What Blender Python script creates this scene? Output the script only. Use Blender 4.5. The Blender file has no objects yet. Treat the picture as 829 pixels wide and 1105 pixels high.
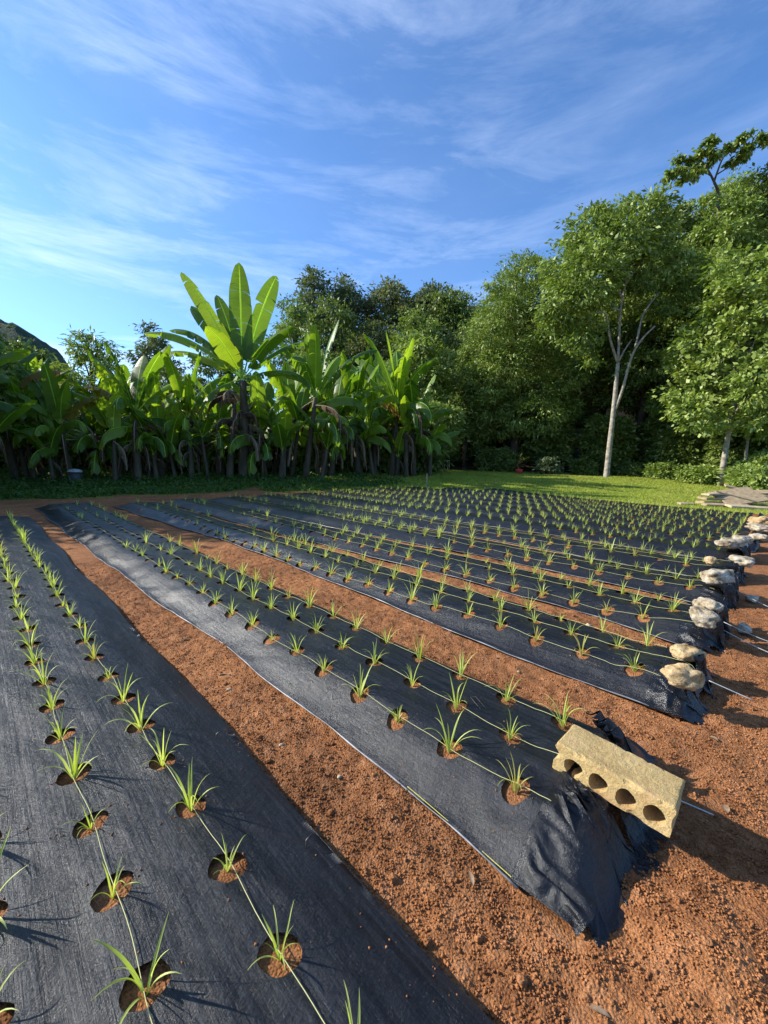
import bpy, math, random
import numpy as np
from mathutils import Vector
from mathutils.geometry import delaunay_2d_cdt

random.seed(7)
rng = np.random.default_rng(11)
C = bpy.context.scene.collection
R = math.radians
SC = bpy.context.scene

# ------------------------------------------------------------------ camera frame
YAW, PITCH, ROLL, FPX, CAMZ = -0.8045, 0.1319, 0.031, 432.9124, 1.37
SY, CY = math.sin(YAW), math.cos(YAW)

def to_cam(x, y):
    """ground position -> (right, forward) distances from the photographer"""
    return x * CY + y * SY, y * CY - x * SY

def from_cam(r, f):
    return r * CY - f * SY, r * SY + f * CY

def ss(x, a, b):
    t = np.clip((x - a) / (b - a), 0, 1)
    return t * t * (3 - 2 * t)

# ------------------------------------------------------------------ numpy noise
def _h(ix, iy, iz=0):
    n = (ix.astype(np.int64) * 374761393 + iy.astype(np.int64) * 668265263 + np.int64(iz) * 2147483647) if np.isscalar(iz) else \
        (ix.astype(np.int64) * 374761393 + iy.astype(np.int64) * 668265263 + iz.astype(np.int64) * 1274126177)
    n = (n ^ (n >> 13)) * 1274126177
    n = n ^ (n >> 16)
    return (n & 0xffff) / 65535.0

def vn2(x, y, s=0):
    x = np.asarray(x, float) + s * 17.3; y = np.asarray(y, float) - s * 9.1
    ix, iy = np.floor(x), np.floor(y); fx, fy = x - ix, y - iy
    fx = fx * fx * (3 - 2 * fx); fy = fy * fy * (3 - 2 * fy)
    a, b = _h(ix, iy), _h(ix + 1, iy); c, d = _h(ix, iy + 1), _h(ix + 1, iy + 1)
    return (a + (b - a) * fx) * (1 - fy) + (c + (d - c) * fx) * fy - 0.5

def fbm2(x, y, o=3, s=0):
    v = 0; a = 1
    for i in range(o):
        v = v + a * vn2(np.asarray(x) * 2 ** i, np.asarray(y) * 2 ** i, s + i); a *= .5
    return v

def vn3(p, s=0):
    p = p + s * 7.7; i = np.floor(p); f = p - i; f = f * f * (3 - 2 * f)
    def h(a, b, c): return _h(i[:, 0] + a, i[:, 1] + b, i[:, 2] + c)
    x, y, z = f[:, 0], f[:, 1], f[:, 2]
    l = lambda a, b, t: a + (b - a) * t
    return l(l(l(h(0,0,0), h(1,0,0), x), l(h(0,1,0), h(1,1,0), x), y),
             l(l(h(0,0,1), h(1,0,1), x), l(h(0,1,1), h(1,1,1), x), y), z) - .5

def ridged(p, s): return 1 - 2.4 * np.abs(vn3(p, s))

# ------------------------------------------------------------------ terrain
def terrain(x, y):
    x = np.asarray(x, float); y = np.asarray(y, float)
    r, f = to_cam(x, y)
    z = 0.6 * ss(f, 13, 28)
    z = z + 16 * ss(f, 40, 78) * ss(r, -24, -6)
    z = z + 9 * ss(f, 33, 56) * ss(r, 2, 10)
    z = z + 3 * ss(f, 30, 60)
    z = z + 0.10 * fbm2(x * .35, y * .35, 2, 5) * ss(f, 13, 20)
    return z

def sight(px, py, f):
    """real point f metres ahead of the photographer in the direction of a spot of the 829x1105 photo"""
    X_ = (px - 414.5) / FPX; Y_ = -(py - 552.5) / FPX
    c, s_ = math.cos(ROLL), math.sin(ROLL); X_, Y_ = c * X_ - s_ * Y_, s_ * X_ + c * Y_
    cp, sp = math.cos(PITCH), math.sin(PITCH); fw = cp + Y_ * sp; upw = -sp + Y_ * cp
    k = f / fw; x, y = from_cam(X_ * k, f)
    return float(x), float(y), CAMZ + upw * k

def at(px, f, py=512):
    """point on the ground, f metres ahead of the photographer, along the bearing of a spot of the photo"""
    x, y, _z = sight(px, py, f)
    return x, y, float(terrain(x, y))

def height_for(px, py, f, z0):
    return sight(px, py, f)[2] - z0

# ------------------------------------------------------------------ object helpers
def link(o, parent=None):
    C.objects.link(o)
    if parent is not None: o.parent = parent
    return o

def mesh_obj(name, v, f, mat, parent=None, smooth=True, uv=None, attr=None):
    """v Nx3 array, f Mx3/Mx4 array or list of lists"""
    me = bpy.data.meshes.new(name)
    v = np.asarray(v, np.float32)
    if isinstance(f, np.ndarray):
        n, k = f.shape
        me.vertices.add(len(v)); me.vertices.foreach_set('co', v.ravel())
        me.loops.add(n * k); me.loops.foreach_set('vertex_index', f.astype(np.int32).ravel())
        me.polygons.add(n); me.polygons.foreach_set('loop_start', np.arange(0, n * k, k, dtype=np.int32))
        me.polygons.foreach_set('loop_total', np.full(n, k, np.int32))
        me.update(calc_edges=True)
    else:
        me.from_pydata(v.tolist(), [], [list(q) for q in f])
    if smooth: me.polygons.foreach_set('use_smooth', np.ones(len(me.polygons), bool))
    if uv is not None:
        l = me.uv_layers.new(name='UVMap'); li = np.zeros(len(me.loops), np.int32)
        me.loops.foreach_get('vertex_index', li)
        l.data.foreach_set('uv', np.asarray(uv, np.float32)[li].ravel())
    if attr is not None:
        a = me.attributes.new('var', 'FLOAT', 'POINT'); a.data.foreach_set('value', np.asarray(attr, np.float32))
    me.update(); me.validate()
    me.materials.append(mat)
    return link(bpy.data.objects.new(name, me), parent)

def tag(o, label=None, cat=None, group=None, kind=None):
    if label: o['label'] = label
    if cat: o['category'] = cat
    if group: o['group'] = group
    if kind: o['kind'] = kind
    return o

def empty(name, loc=(0, 0, 0), rz=0.0):
    o = bpy.data.objects.new(name, None); o.location = loc; o.rotation_euler = (0, 0, rz)
    o.empty_display_size = .2
    return link(o)

def copy_tree(o, parent=None):
    c = o.copy(); C.objects.link(c); c.parent = parent
    for ch in list(o.children): copy_tree(ch, c)
    return c

class MB:
    """collects pieces into one mesh"""
    def __init__(s): s.v = []; s.f = []; s.n = 0
    def add(s, v, f):
        v = np.asarray(v, float); s.v.append(v); s.f += [[i + s.n for i in q] for q in f]; s.n += len(v)
    def tube(s, pts, rad, n=8, cap=True, wob=0):
        pts = np.asarray(pts, float); m = len(pts)
        rad = np.full(m, rad) if np.isscalar(rad) else np.asarray(rad)
        t = np.gradient(pts, axis=0); t /= np.linalg.norm(t, axis=1)[:, None] + 1e-9
        up = np.array([0, 0, 1.0]) if abs(t[0][2]) < .9 else np.array([1.0, 0, 0])
        a = np.cross(t, up); a /= np.linalg.norm(a, axis=1)[:, None] + 1e-9; b = np.cross(t, a)
        ang = np.linspace(0, 2 * np.pi, n, endpoint=False)
        ring = np.cos(ang)[None, :, None] * a[:, None] + np.sin(ang)[None, :, None] * b[:, None]
        rr = rad[:, None] * (1 + wob * (rng.random((m, n)) - .5))
        v = (pts[:, None] + ring * rr[:, :, None]).reshape(-1, 3)
        f = [[i * n + j, i * n + (j + 1) % n, (i + 1) * n + (j + 1) % n, (i + 1) * n + j] for i in range(m - 1) for j in range(n)]
        if cap: f += [list(range(n))[::-1], [(m - 1) * n + j for j in range(n)]]
        s.add(v, f)
    def box(s, c, d, rz=0, rx=0, ry=0, jit=0):
        c = np.array(c, float); d = np.array(d, float) / 2
        v = np.array([[x, y, z] for x in (-1, 1) for y in (-1, 1) for z in (-1, 1)], float) * d
        v += (rng.random(v.shape) - .5) * jit
        cx, sx = math.cos(rx), math.sin(rx); v = v @ np.array([[1, 0, 0], [0, cx, sx], [0, -sx, cx]])
        cy, sy = math.cos(ry), math.sin(ry); v = v @ np.array([[cy, 0, -sy], [0, 1, 0], [sy, 0, cy]])
        cz, sz = math.cos(rz), math.sin(rz); v = v @ np.array([[cz, sz, 0], [-sz, cz, 0], [0, 0, 1]])
        s.add(v + c, [[0, 1, 3, 2], [4, 6, 7, 5], [0, 4, 5, 1], [2, 3, 7, 6], [0, 2, 6, 4], [1, 5, 7, 3]])
    def build(s, name, mat, parent=None, smooth=True):
        return mesh_obj(name, np.concatenate(s.v), s.f, mat, parent, smooth)

# ------------------------------------------------------------------ materials
def new_mat(name):
    m = bpy.data.materials.new(name); m.use_nodes = True
    nt = m.node_tree; b = nt.nodes['Principled BSDF']
    return m, nt, b

def N(nt, typ, **kw):
    n = nt.nodes.new(typ)
    for k, v in kw.items():
        if k in n.inputs: n.inputs[k].default_value = v
        else: setattr(n, k, v)
    return n

def noise(nt, vec, scale, detail=4, rough=.6):
    n = N(nt, 'ShaderNodeTexNoise'); n.inputs['Scale'].default_value = scale
    n.inputs['Detail'].default_value = detail; n.inputs['Roughness'].default_value = rough
    if vec is not None: nt.links.new(vec, n.inputs['Vector'])
    return n.outputs['Fac']

def ramp(nt, fac, stops):
    r = N(nt, 'ShaderNodeValToRGB'); e = r.color_ramp.elements
    while len(e) < len(stops): e.new(.5)
    for q, (p, c) in zip(e, stops): q.position = p; q.color = (*c, 1)
    nt.links.new(fac, r.inputs['Fac']); return r.outputs['Color']

def mixc(nt, fac, a, b, mode='MIX'):
    m = N(nt, 'ShaderNodeMix', data_type='RGBA', blend_type=mode)
    for k, q in ((0, fac), (6, a), (7, b)):
        if hasattr(q, 'links') or isinstance(q, bpy.types.NodeSocket): nt.links.new(q, m.inputs[k])
        elif k == 0: m.inputs[0].default_value = q
        else: m.inputs[k].default_value = (*q, 1)
    return m.outputs[2]

def bump(nt, h, strength, dist, prev=None):
    b = N(nt, 'ShaderNodeBump'); b.inputs['Strength'].default_value = strength; b.inputs['Distance'].default_value = dist
    nt.links.new(h, b.inputs['Height'])
    if prev is not None: nt.links.new(prev, b.inputs['Normal'])
    return b.outputs['Normal']

def wpos(nt):
    return N(nt, 'ShaderNodeNewGeometry').outputs['Position']

def mapping(nt, vec, scale=(1, 1, 1), rot=(0, 0, 0)):
    m = N(nt, 'ShaderNodeMapping'); m.inputs['Scale'].default_value = scale; m.inputs['Rotation'].default_value = rot
    nt.links.new(vec, m.inputs['Vector']); return m.outputs['Vector']

def soil_mat(name, dark=1.0, granular=1.0):
    m, nt, b = new_mat(name); p = wpos(nt)
    big = noise(nt, p, 1.3, 3); mid = noise(nt, p, 14, 5, .7); fine = noise(nt, p, 160, 4, .7)
    c1 = ramp(nt, mid, [(.25, tuple(dark * c for c in (.18, .072, .030))), (.5, tuple(dark * c for c in (.34, .150, .060))), (.75, tuple(dark * c for c in (.47, .235, .115)))])
    c2 = ramp(nt, fine, [(.3, (.45, .42, .40)), (.5, (.95, .93, .9)), (.72, (1.35, 1.3, 1.25))])
    c = mixc(nt, 1.0, c1, c2, 'MULTIPLY')
    c3 = ramp(nt, big, [(.32, (.66, .64, .64)), (.5, (.95, .93, .92)), (.7, (1.18, 1.16, 1.12))])
    c = mixc(nt, 1.0, c, c3, 'MULTIPLY')
    nt.links.new(c, b.inputs['Base Color'])
    b.inputs['Roughness'].default_value = .95; b.inputs['Specular IOR Level'].default_value = .15
    v = N(nt, 'ShaderNodeTexVoronoi'); v.inputs['Scale'].default_value = 115; nt.links.new(p, v.inputs['Vector'])
    n1 = bump(nt, v.outputs['Distance'], .9 * granular, -.007)
    n2 = bump(nt, fine, .7, .006, n1)
    n3 = bump(nt, noise(nt, p, 34, 5, .7), .6, .014, n2)
    nt.links.new(n3, b.inputs['Normal'])
    return m

def sheet_mat(name, weather=1.0, r0=.24, r1=.44, dusty=1.0):
    m, nt, b = new_mat(name); p = wpos(nt)
    streak = noise(nt, mapping(nt, p, (42, 1.1, 8)), 1.0, 6, .72)
    streak2 = noise(nt, mapping(nt, p, (6, 5, 6)), 1.0, 6, .7)
    fleck = noise(nt, mapping(nt, p, (55, 210, 150)), 1.0, 4, .75)
    col = ramp(nt, streak2, [(.3, (.005, .0055, .0065)), (.55, (.009, .0095, .011)), (.8, (.024, .024, .026))])
    fl = ramp(nt, fleck, [(.42, (.55, .55, .55)), (.6, (1.0, 1.0, 1.0)), (.72, (3.6, 3.6, 3.7))])
    col = mixc(nt, 1.0, col, fl, 'MULTIPLY')
    st = ramp(nt, streak, [(.45, (0, 0, 0)), (.75, (.017 * weather, .019 * weather, .023 * weather))])
    col = mixc(nt, 1.0, col, st, 'ADD')
    dust = ramp(nt, noise(nt, p, 2.6, 6, .75), [(.55, (0, 0, 0)), (.88, (.28 * dusty,) * 3)])
    col = mixc(nt, dust, col, (.075, .06, .05))
    nt.links.new(col, b.inputs['Base Color'])
    rr = N(nt, 'ShaderNodeMapRange'); nt.links.new(streak, rr.inputs['Value'])
    rr.inputs['To Min'].default_value = r0; rr.inputs['To Max'].default_value = r1
    nt.links.new(rr.outputs['Result'], b.inputs['Roughness'])
    b.inputs['Specular IOR Level'].default_value = .42
    # woven tape: fine crossing ribs
    wv = N(nt, 'ShaderNodeTexWave', bands_direction='X'); wv.inputs['Scale'].default_value = 230; wv.inputs['Distortion'].default_value = .6
    wh = N(nt, 'ShaderNodeTexWave', bands_direction='Y'); wh.inputs['Scale'].default_value = 150; wh.inputs['Distortion'].default_value = .6
    nt.links.new(p, wv.inputs['Vector']); nt.links.new(p, wh.inputs['Vector'])
    n1 = bump(nt, wv.outputs['Fac'], .22, .0007)
    n2 = bump(nt, wh.outputs['Fac'], .22, .0007, n1)
    n3 = bump(nt, streak, .45, .007, n2)
    n4 = bump(nt, noise(nt, p, 26, 5, .65), .45, .010, n3)
    n5 = bump(nt, fleck, .65, .0030, n4)
    nt.links.new(n5, b.inputs['Normal'])
    return m

def leaf_mat(name, cols, trans=.35, tcol=None, rough=.42, scale=.6, spec=.35, veins=False):
    """cols dark..light leaf colours; varies by leaf ('var') and by position"""
    m, nt, b = new_mat(name); p = wpos(nt)
    a = N(nt, 'ShaderNodeAttribute', attribute_name='var').outputs['Fac']
    n = noise(nt, p, scale, 3)
    mx = N(nt, 'ShaderNodeMath', operation='MULTIPLY_ADD'); nt.links.new(n, mx.inputs[0]); mx.inputs[1].default_value = .6
    ml = N(nt, 'ShaderNodeMath', operation='MULTIPLY'); nt.links.new(a, ml.inputs[0]); ml.inputs[1].default_value = .55
    nt.links.new(ml.outputs[0], mx.inputs[2])
    k = len(cols)
    c = ramp(nt, mx.outputs[0], [(.12 + .7 * i / (k - 1), q) for i, q in enumerate(cols)])
    if veins:
        uv = N(nt, 'ShaderNodeUVMap').outputs['UV']
        w = noise(nt, mapping(nt, uv, (1.5, 90, 1)), 1.0, 2)
        c = mixc(nt, 1.0, c, ramp(nt, w, [(.3, (.8, .82, .8)), (.7, (1.12, 1.1, 1.05))]), 'MULTIPLY')
        sp = N(nt, 'ShaderNodeSeparateXYZ'); nt.links.new(uv, sp.inputs[0])
        ab = N(nt, 'ShaderNodeMath', operation='ABSOLUTE')
        sb = N(nt, 'ShaderNodeMath', operation='SUBTRACT'); nt.links.new(sp.outputs[0], sb.inputs[0]); sb.inputs[1].default_value = .5
        nt.links.new(sb.outputs[0], ab.inputs[0])
        lt = N(nt, 'ShaderNodeMath', operation='LESS_THAN'); nt.links.new(ab.outputs[0], lt.inputs[0]); lt.inputs[1].default_value = .03
        c = mixc(nt, lt.outputs[0], c, tuple(min(1, q * 1.8 + .03) for q in cols[-1]))
        nt.links.new(bump(nt, w, .4, .02), b.inputs['Normal'])
    nt.links.new(c, b.inputs['Base Color'])
    b.inputs['Roughness'].default_value = rough; b.inputs['Specular IOR Level'].default_value = spec
    t = N(nt, 'ShaderNodeBsdfTranslucent')
    tc = mixc(nt, 1.0, c, tcol or (1.9, 2.0, .8), 'MULTIPLY'); nt.links.new(tc, t.inputs['Color'])
    mix = N(nt, 'ShaderNodeMixShader'); mix.inputs[0].default_value = trans
    nt.links.new(b.outputs[0], mix.inputs[1]); nt.links.new(t.outputs[0], mix.inputs[2])
    nt.links.new(mix.outputs[0], nt.nodes['Material Output'].inputs['Surface'])
    return m

def plain(name, c1, c2, scale=8, rough=.8, spec=.3, bmp=.5, bd=.01, stretch=(1, 1, 1)):
    m, nt, b = new_mat(name); p = mapping(nt, wpos(nt), stretch)
    n = noise(nt, p, scale, 5, .65)
    nt.links.new(ramp(nt, n, [(.3, c1), (.7, c2)]), b.inputs['Base Color'])
    b.inputs['Roughness'].default_value = rough; b.inputs['Specular IOR Level'].default_value = spec
    nt.links.new(bump(nt, n, bmp, bd), b.inputs['Normal'])
    return m

def block_mat():
    m, nt, b = new_mat('cement_block'); p = wpos(nt)
    n = noise(nt, p, 9, 5, .7); f = noise(nt, p, 190, 4, .75)
    c = ramp(nt, n, [(.3, (.42, .29, .12)), (.55, (.60, .43, .19)), (.75, (.68, .47, .25))])
    c = mixc(nt, 1.0, c, ramp(nt, f, [(.3, (.55, .52, .48)), (.5, (1, 1, 1)), (.75, (1.18, 1.17, 1.15))]), 'MULTIPLY')
    st = ramp(nt, noise(nt, p, 5.5, 6, .8), [(.50, (0, 0, 0)), (.66, (.75, .75, .75))])
    c = mixc(nt, st, c, (.42, .22, .10))
    pit = N(nt, 'ShaderNodeTexVoronoi'); pit.inputs['Scale'].default_value = 120; nt.links.new(p, pit.inputs['Vector'])
    c = mixc(nt, 1.0, c, ramp(nt, pit.outputs['Distance'], [(.05, (.45, .40, .33)), (.22, (1, 1, 1))]), 'MULTIPLY')
    nt.links.new(c, b.inputs['Base Color']); b.inputs['Roughness'].default_value = .95; b.inputs['Specular IOR Level'].default_value = .1
    nt.links.new(bump(nt, f, .9, .006, bump(nt, noise(nt, p, 60, 3), .6, .008)), b.inputs['Normal'])
    return m

def stone_mat(name='pale_limestone', cc=[(.13, .09, .05), (.36, .29, .19), (.52, .47, .37), (.60, .56, .49)]):
    m, nt, b = new_mat(name); p = wpos(nt)
    n = noise(nt, p, 11, 6, .72); f = noise(nt, p, 90, 4, .7)
    c = ramp(nt, n, list(zip((.36, .47, .6, .8), cc)))
    c = mixc(nt, 1.0, c, ramp(nt, f, [(.28, (.5, .46, .42)), (.5, (1, 1, 1))]), 'MULTIPLY')
    nt.links.new(c, b.inputs['Base Color']); b.inputs['Roughness'].default_value = .9; b.inputs['Specular IOR Level'].default_value = .2
    nt.links.new(bump(nt, f, .8, .008, bump(nt, n, .7, .02)), b.inputs['Normal'])
    return m

def lawn_mat():
    m, nt, b = new_mat('short_lawn'); p = wpos(nt)
    n = noise(nt, p, .8, 5, .7); f = noise(nt, p, 22, 4, .7)
    c = ramp(nt, n, [(.3, (.12, .16, .022)), (.55, (.23, .30, .036)), (.75, (.32, .37, .06))])
    c = mixc(nt, 1.0, c, ramp(nt, f, [(.3, (.55, .6, .5)), (.6, (1.1, 1.1, 1.0))]), 'MULTIPLY')
    litter = ramp(nt, noise(nt, p, .55, 5), [(.50, (0, 0, 0)), (.70, (.8, .8, .8))])
    c = mixc(nt, litter, c, (.15, .12, .045))
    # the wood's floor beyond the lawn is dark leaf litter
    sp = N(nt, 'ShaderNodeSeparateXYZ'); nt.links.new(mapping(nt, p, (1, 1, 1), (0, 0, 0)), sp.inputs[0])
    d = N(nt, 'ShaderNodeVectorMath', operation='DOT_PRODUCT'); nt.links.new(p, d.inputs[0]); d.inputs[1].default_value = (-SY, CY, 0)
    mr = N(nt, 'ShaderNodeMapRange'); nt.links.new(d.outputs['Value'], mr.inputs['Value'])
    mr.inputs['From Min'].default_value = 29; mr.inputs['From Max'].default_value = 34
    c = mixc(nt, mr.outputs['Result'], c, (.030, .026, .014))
    nt.links.new(c, b.inputs['Base Color']); b.inputs['Roughness'].default_value = .9; b.inputs['Specular IOR Level'].default_value = .15
    nt.links.new(bump(nt, f, 1, .05), b.inputs['Normal'])
    return m

M = dict(
    soil=soil_mat('laterite_soil'), bedsoil=soil_mat('bed_soil', .95), crumb=soil_mat('soil_crumb', 1.15, .3),
    sheet=sheet_mat('black_woven_cover'), sheet_far=sheet_mat('black_woven_cover_far', .4, .28, .5, .5), fold=sheet_mat('glossy_folded_cover', .25, .14, .34, .15),
    stone_tan=stone_mat('tan_limestone', [(.20, .12, .05), (.42, .29, .14), (.56, .42, .24), (.62, .52, .34)]),
    string=plain('pale_string', (.42, .42, .16), (.62, .60, .30), 300, .8, .2, .3, .001),
    rim=plain('frayed_edge_highlight', (.03, .03, .032), (.30, .30, .31), 9, .4, .6, .5, .004),
    selv=plain('yellow_thread', (.40, .36, .08), (.55, .5, .15), 200, .7),
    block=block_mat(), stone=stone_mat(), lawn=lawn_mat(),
    seedling=leaf_mat('seedling_leaf', [(.27, .34, .05), (.42, .49, .10), (.58, .62, .20)], .38, (1.5, 1.55, .7), .45, 9, .4),
    seed_pale=leaf_mat('seedling_leaf_yellowing', [(.32, .34, .06), (.45, .45, .10), (.55, .5, .16)], .35, (1.4, 1.35, .7), .5, 9, .3),
    grass=leaf_mat('grass_blade', [(.14, .20, .025), (.27, .33, .04), (.42, .42, .09)], .35, (1.5, 1.5, .7), .5, .5, .25),
    cover=leaf_mat('low_cover_leaf', [(.03, .06, .012), (.05, .10, .02), (.08, .14, .03)], .3, None, .5, .8, .25),
    banana=leaf_mat('banana_leaf', [(.045, .095, .014), (.095, .17, .020), (.20, .29, .035)], .45, (2.3, 2.2, .7), .38, .8, .4, True),
    banana_old=leaf_mat('ageing_banana_leaf', [(.14, .13, .02), (.26, .22, .04), (.30, .20, .07)], .4, (1.8, 1.6, .8), .5, .8, .3, True),
    banana_dry=leaf_mat('dry_banana_leaf', [(.04, .027, .015), (.095, .062, .036), (.20, .145, .09)], .2, (1.1, 1.0, .9), .8, 1.2, .15, True),
    banana_stem=plain('banana_stem', (.035, .026, .016), (.12, .095, .055), 5, .7, .3, .6, .04, (1, 1, .25)),
    oak=leaf_mat('dark_tree_leaf', [(.050, .075, .018), (.115, .165, .036), (.25, .30, .08)], .16, (1.6, 1.8, .8), .5, .35, .35),
    mango=leaf_mat('mango_leaf', [(.060, .095, .018), (.15, .215, .04), (.31, .37, .09)], .17, (1.6, 1.8, .8), .5, .4, .4),
    light=leaf_mat('light_tree_leaf', [(.080, .125, .022), (.175, .245, .045), (.34, .39, .11)], .2, (1.6, 1.8, .7), .5, .4, .4),
    olive=leaf_mat('olive_tree_leaf', [(.06, .08, .025), (.115, .14, .045), (.19, .205, .075)], .28, (1.6, 1.6, .8), .5, .25, .3),
    hill=leaf_mat('hill_leaf', [(.06, .085, .04), (.10, .13, .065), (.15, .18, .095)], .2, None, .6, .1, .2),
    bark=plain('brown_bark', (.045, .034, .022), (.12, .092, .06), 6, .9, .2, .7, .05, (1, 1, .3)),
    pale_bark=plain('pale_bark', (.15, .125, .09), (.46, .41, .33), 3.5, .85, .2, .5, .03, (1, 1, 1.6)),
    metal=plain('dark_metal', (.05, .045, .04), (.12, .10, .09), 30, .45, .5, .2, .002),
    rod=plain('pale_tube', (.28, .29, .29), (.55, .56, .55), 20, .35, .5, .1, .002),
    wood=plain('weathered_wood', (.20, .13, .07), (.46, .36, .22), 7, .85, .2, .5, .01, (1, 1, 6)),
    slab=plain('pale_slab', (.30, .22, .13), (.58, .47, .32), 5, .85, .2, .4, .01),
    litter=plain('dry_litter', (.14, .08, .04), (.40, .28, .17), 40, .8, .2, .3, .002),
    lid=plain('grey_lid', (.26, .28, .29), (.40, .42, .43), 12, .5, .4, .2, .005),
    barrel=plain('dark_barrel', (.03, .03, .032), (.06, .06, .06), 12, .6, .4, .2, .005),
    red=plain('red_plastic', (.35, .03, .02), (.48, .05, .03), 12, .5, .4, .2, .005),
)

# ------------------------------------------------------------------ beds
class Bed:
    def __init__(s, front, back, y0, y1, rows, off, ztop=.12):
        s.fr, s.bk, s.y0, s.y1, s.rows, s.off, s.z = front, back, y0, y1, rows, off, ztop
    def f(s, y):
        k = s.fr; return np.interp(y, [q[0] for q in k], [q[1] for q in k]) + .018 * np.sin(np.asarray(y) * 3.1 + k[0][1] * 5) + .02 * fbm2(np.asarray(y) * 2.3, k[0][1], 2, 3)
    def b(s, y):
        k = s.bk; return np.interp(y, [q[0] for q in k], [q[1] for q in k]) + .015 * np.sin(np.asarray(y) * 2.7 + k[0][1] * 3)
    def base(s, x, y):
        x = np.asarray(x, float); y = np.asarray(y, float)
        d1 = x - s.f(y); d2 = s.b(y) - x
        a = ss(d1, -.02, .28) ** .8 * (ss(d2, -.02, .20) ** .8 if s.z > .1 else ss(d2, -.20, .36))
        e = ss(y, s.y0 - .05, s.y0 + .095) * (1 - ss(y, s.y1 - .5, s.y1))
        bump_end = 1 + .14 * np.exp(-((y - s.y0 - .18) / .22) ** 2)
        return terrain(x, y) + .008 + (s.z * bump_end) * a * e
    def wrinkle(s, x, y):
        x = np.asarray(x, float); y = np.asarray(y, float)
        w = .010 * fbm2(x * 5, y * 2.2, 3, 2) + .006 * fbm2(x * 22 + y * 6, y * 4, 3, 8)
        d1 = x - s.f(y)
        w = w + .014 * fbm2(x * 3 + y * 1.5, y * 7, 2, 12) * (1 - ss(d1, .02, .35))
        g = 1 - ss(y, s.y0, s.y0 + .8)
        w = w + g * .035 * fbm2(x * 9 - y * 5, y * 3.5 + x * 3, 3, 21)
        w = w + .012 * np.clip(fbm2(x * 2.0, y * 1.1, 2, 31), 0, 1)
        return w * ss(d1, -.0, .08)
    def top(s, x, y): return s.base(x, y) + s.wrinkle(x, y)

A = .2989
BEDS = [
    Bed([(0, .78), (14, .78)], [(0, .78)], .0, 10.6, None, None),
    Bed([(.1, 1.09), (.21, 1.10), (.65, 1.13), (1.5, 1.19), (2.6, 1.17), (4.4, 1.10), (9.3, 1.02), (12, 1.0)], [(.2, 2.13), (12, 2.10)], .24, 12.1, (1.384, 1.65, 1.916), (.588, .737, .588)),
    Bed([(.1, 2.55), (.7, 2.59), (2.4, 2.62), (3.4, 2.70), (5.9, 2.74), (8.2, 2.56), (11.2, 2.40)], [(.3, 3.42), (1.5, 3.50), (3, 3.46), (12, 3.40)], .16, 11.5, (2.79, 3.04, 3.27), (.50, .65, .50)),
    Bed([(.1, 3.64), (1, 3.86), (2.1, 3.88), (3.5, 3.82), (5.3, 3.74), (9, 3.65), (12, 3.6)], [(.3, 4.66), (1.2, 4.68), (4, 4.6), (12, 4.55)], .18, 11.8, (3.96, 4.20, 4.43), (.36, .50, .36)),
    Bed([(.3, 4.98), (1.4, 5.10), (3, 5.08), (4.6, 4.92), (6.6, 4.8), (12, 4.8)], [(.3, 5.93), (12, 5.75)], .18, 11.9, (5.24, 5.48, 5.72), (.5, .65, .5)),
    Bed([(.3, 6.22), (3.5, 6.36), (5.8, 6.18), (12, 6.0)], [(.3, 7.2), (12, 7.05)], .16, 11.9, (6.5, 6.76, 7.02), (.4, .55, .4)),
    Bed([(.3, 7.64), (2.2, 7.74), (5, 7.6), (12, 7.5)], [(.3, 8.65), (12, 8.5)], .16, 12.0, (7.95, 8.2, 8.45), (.5, .65, .5)),
]
BEDS[0].fr = [(-1, -.40), (14, -.40)]; BEDS[0].bk = [(-1, .775), (1.7, .785), (2.85, .80), (6.35, .78), (12, .78)]
BEDS[0].rows = (-.063, .2025, .4687); BEDS[0].off = (.4965, .638, .4746); BEDS[0].y0 = -.12; BEDS[0].z = .0999
for k in range(6):
    x = 8.98 + 1.22 * k
    BEDS.append(Bed([(0, x), (12, x - .1)], [(0, x + .94), (12, x + .86)], .1, [12.1, 12.1, 12.0, 11.6, 10.4, 9.2][k], (x + .22, x + .46, x + .70), (.4, .55, .4)))
BNAME = ['leftmost', 'second', 'third', 'fourth', 'fifth', 'sixth', 'seventh', 'eighth', 'ninth', 'tenth', 'eleventh', 'twelfth', 'farthest']
ORD = ['first', 'second', 'third', 'fourth', 'fifth', 'sixth', 'seventh', 'eighth', 'ninth', 'tenth', 'eleventh', 'twelfth',
       'thirteenth', 'fourteenth', 'fifteenth', 'sixteenth', 'seventeenth', 'eighteenth', 'nineteenth', 'twentieth'] + \
      ['twenty-' + q for q in ('first', 'second', 'third', 'fourth', 'fifth', 'sixth', 'seventh', 'eighth', 'ninth')] + ['thirtieth'] + \
      ['thirty-' + q for q in ('first', 'second', 'third', 'fourth', 'fifth', 'sixth', 'seventh', 'eighth', 'ninth')] + ['fortieth', 'forty-first', 'forty-second']

def hole_list(bi):
    b = BEDS[bi]; out = []
    for r in range(3):
        y = b.off[r]; i = 0
        while y < b.y1 - .35:
            jx, jy = (random.random() - .5) * .03, (random.random() - .5) * .03
            if bi == 0 and i < 8: jx *= .3; jy *= .3
            rad = random.uniform(.051, .057) * (1.0 if bi else .95)
            if y > b.y0 + .28: out.append((b.rows[r] + jx, y + jy, rad, r, i, random.random() * 6.28))
            i += 1; y += A
    return out

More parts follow.
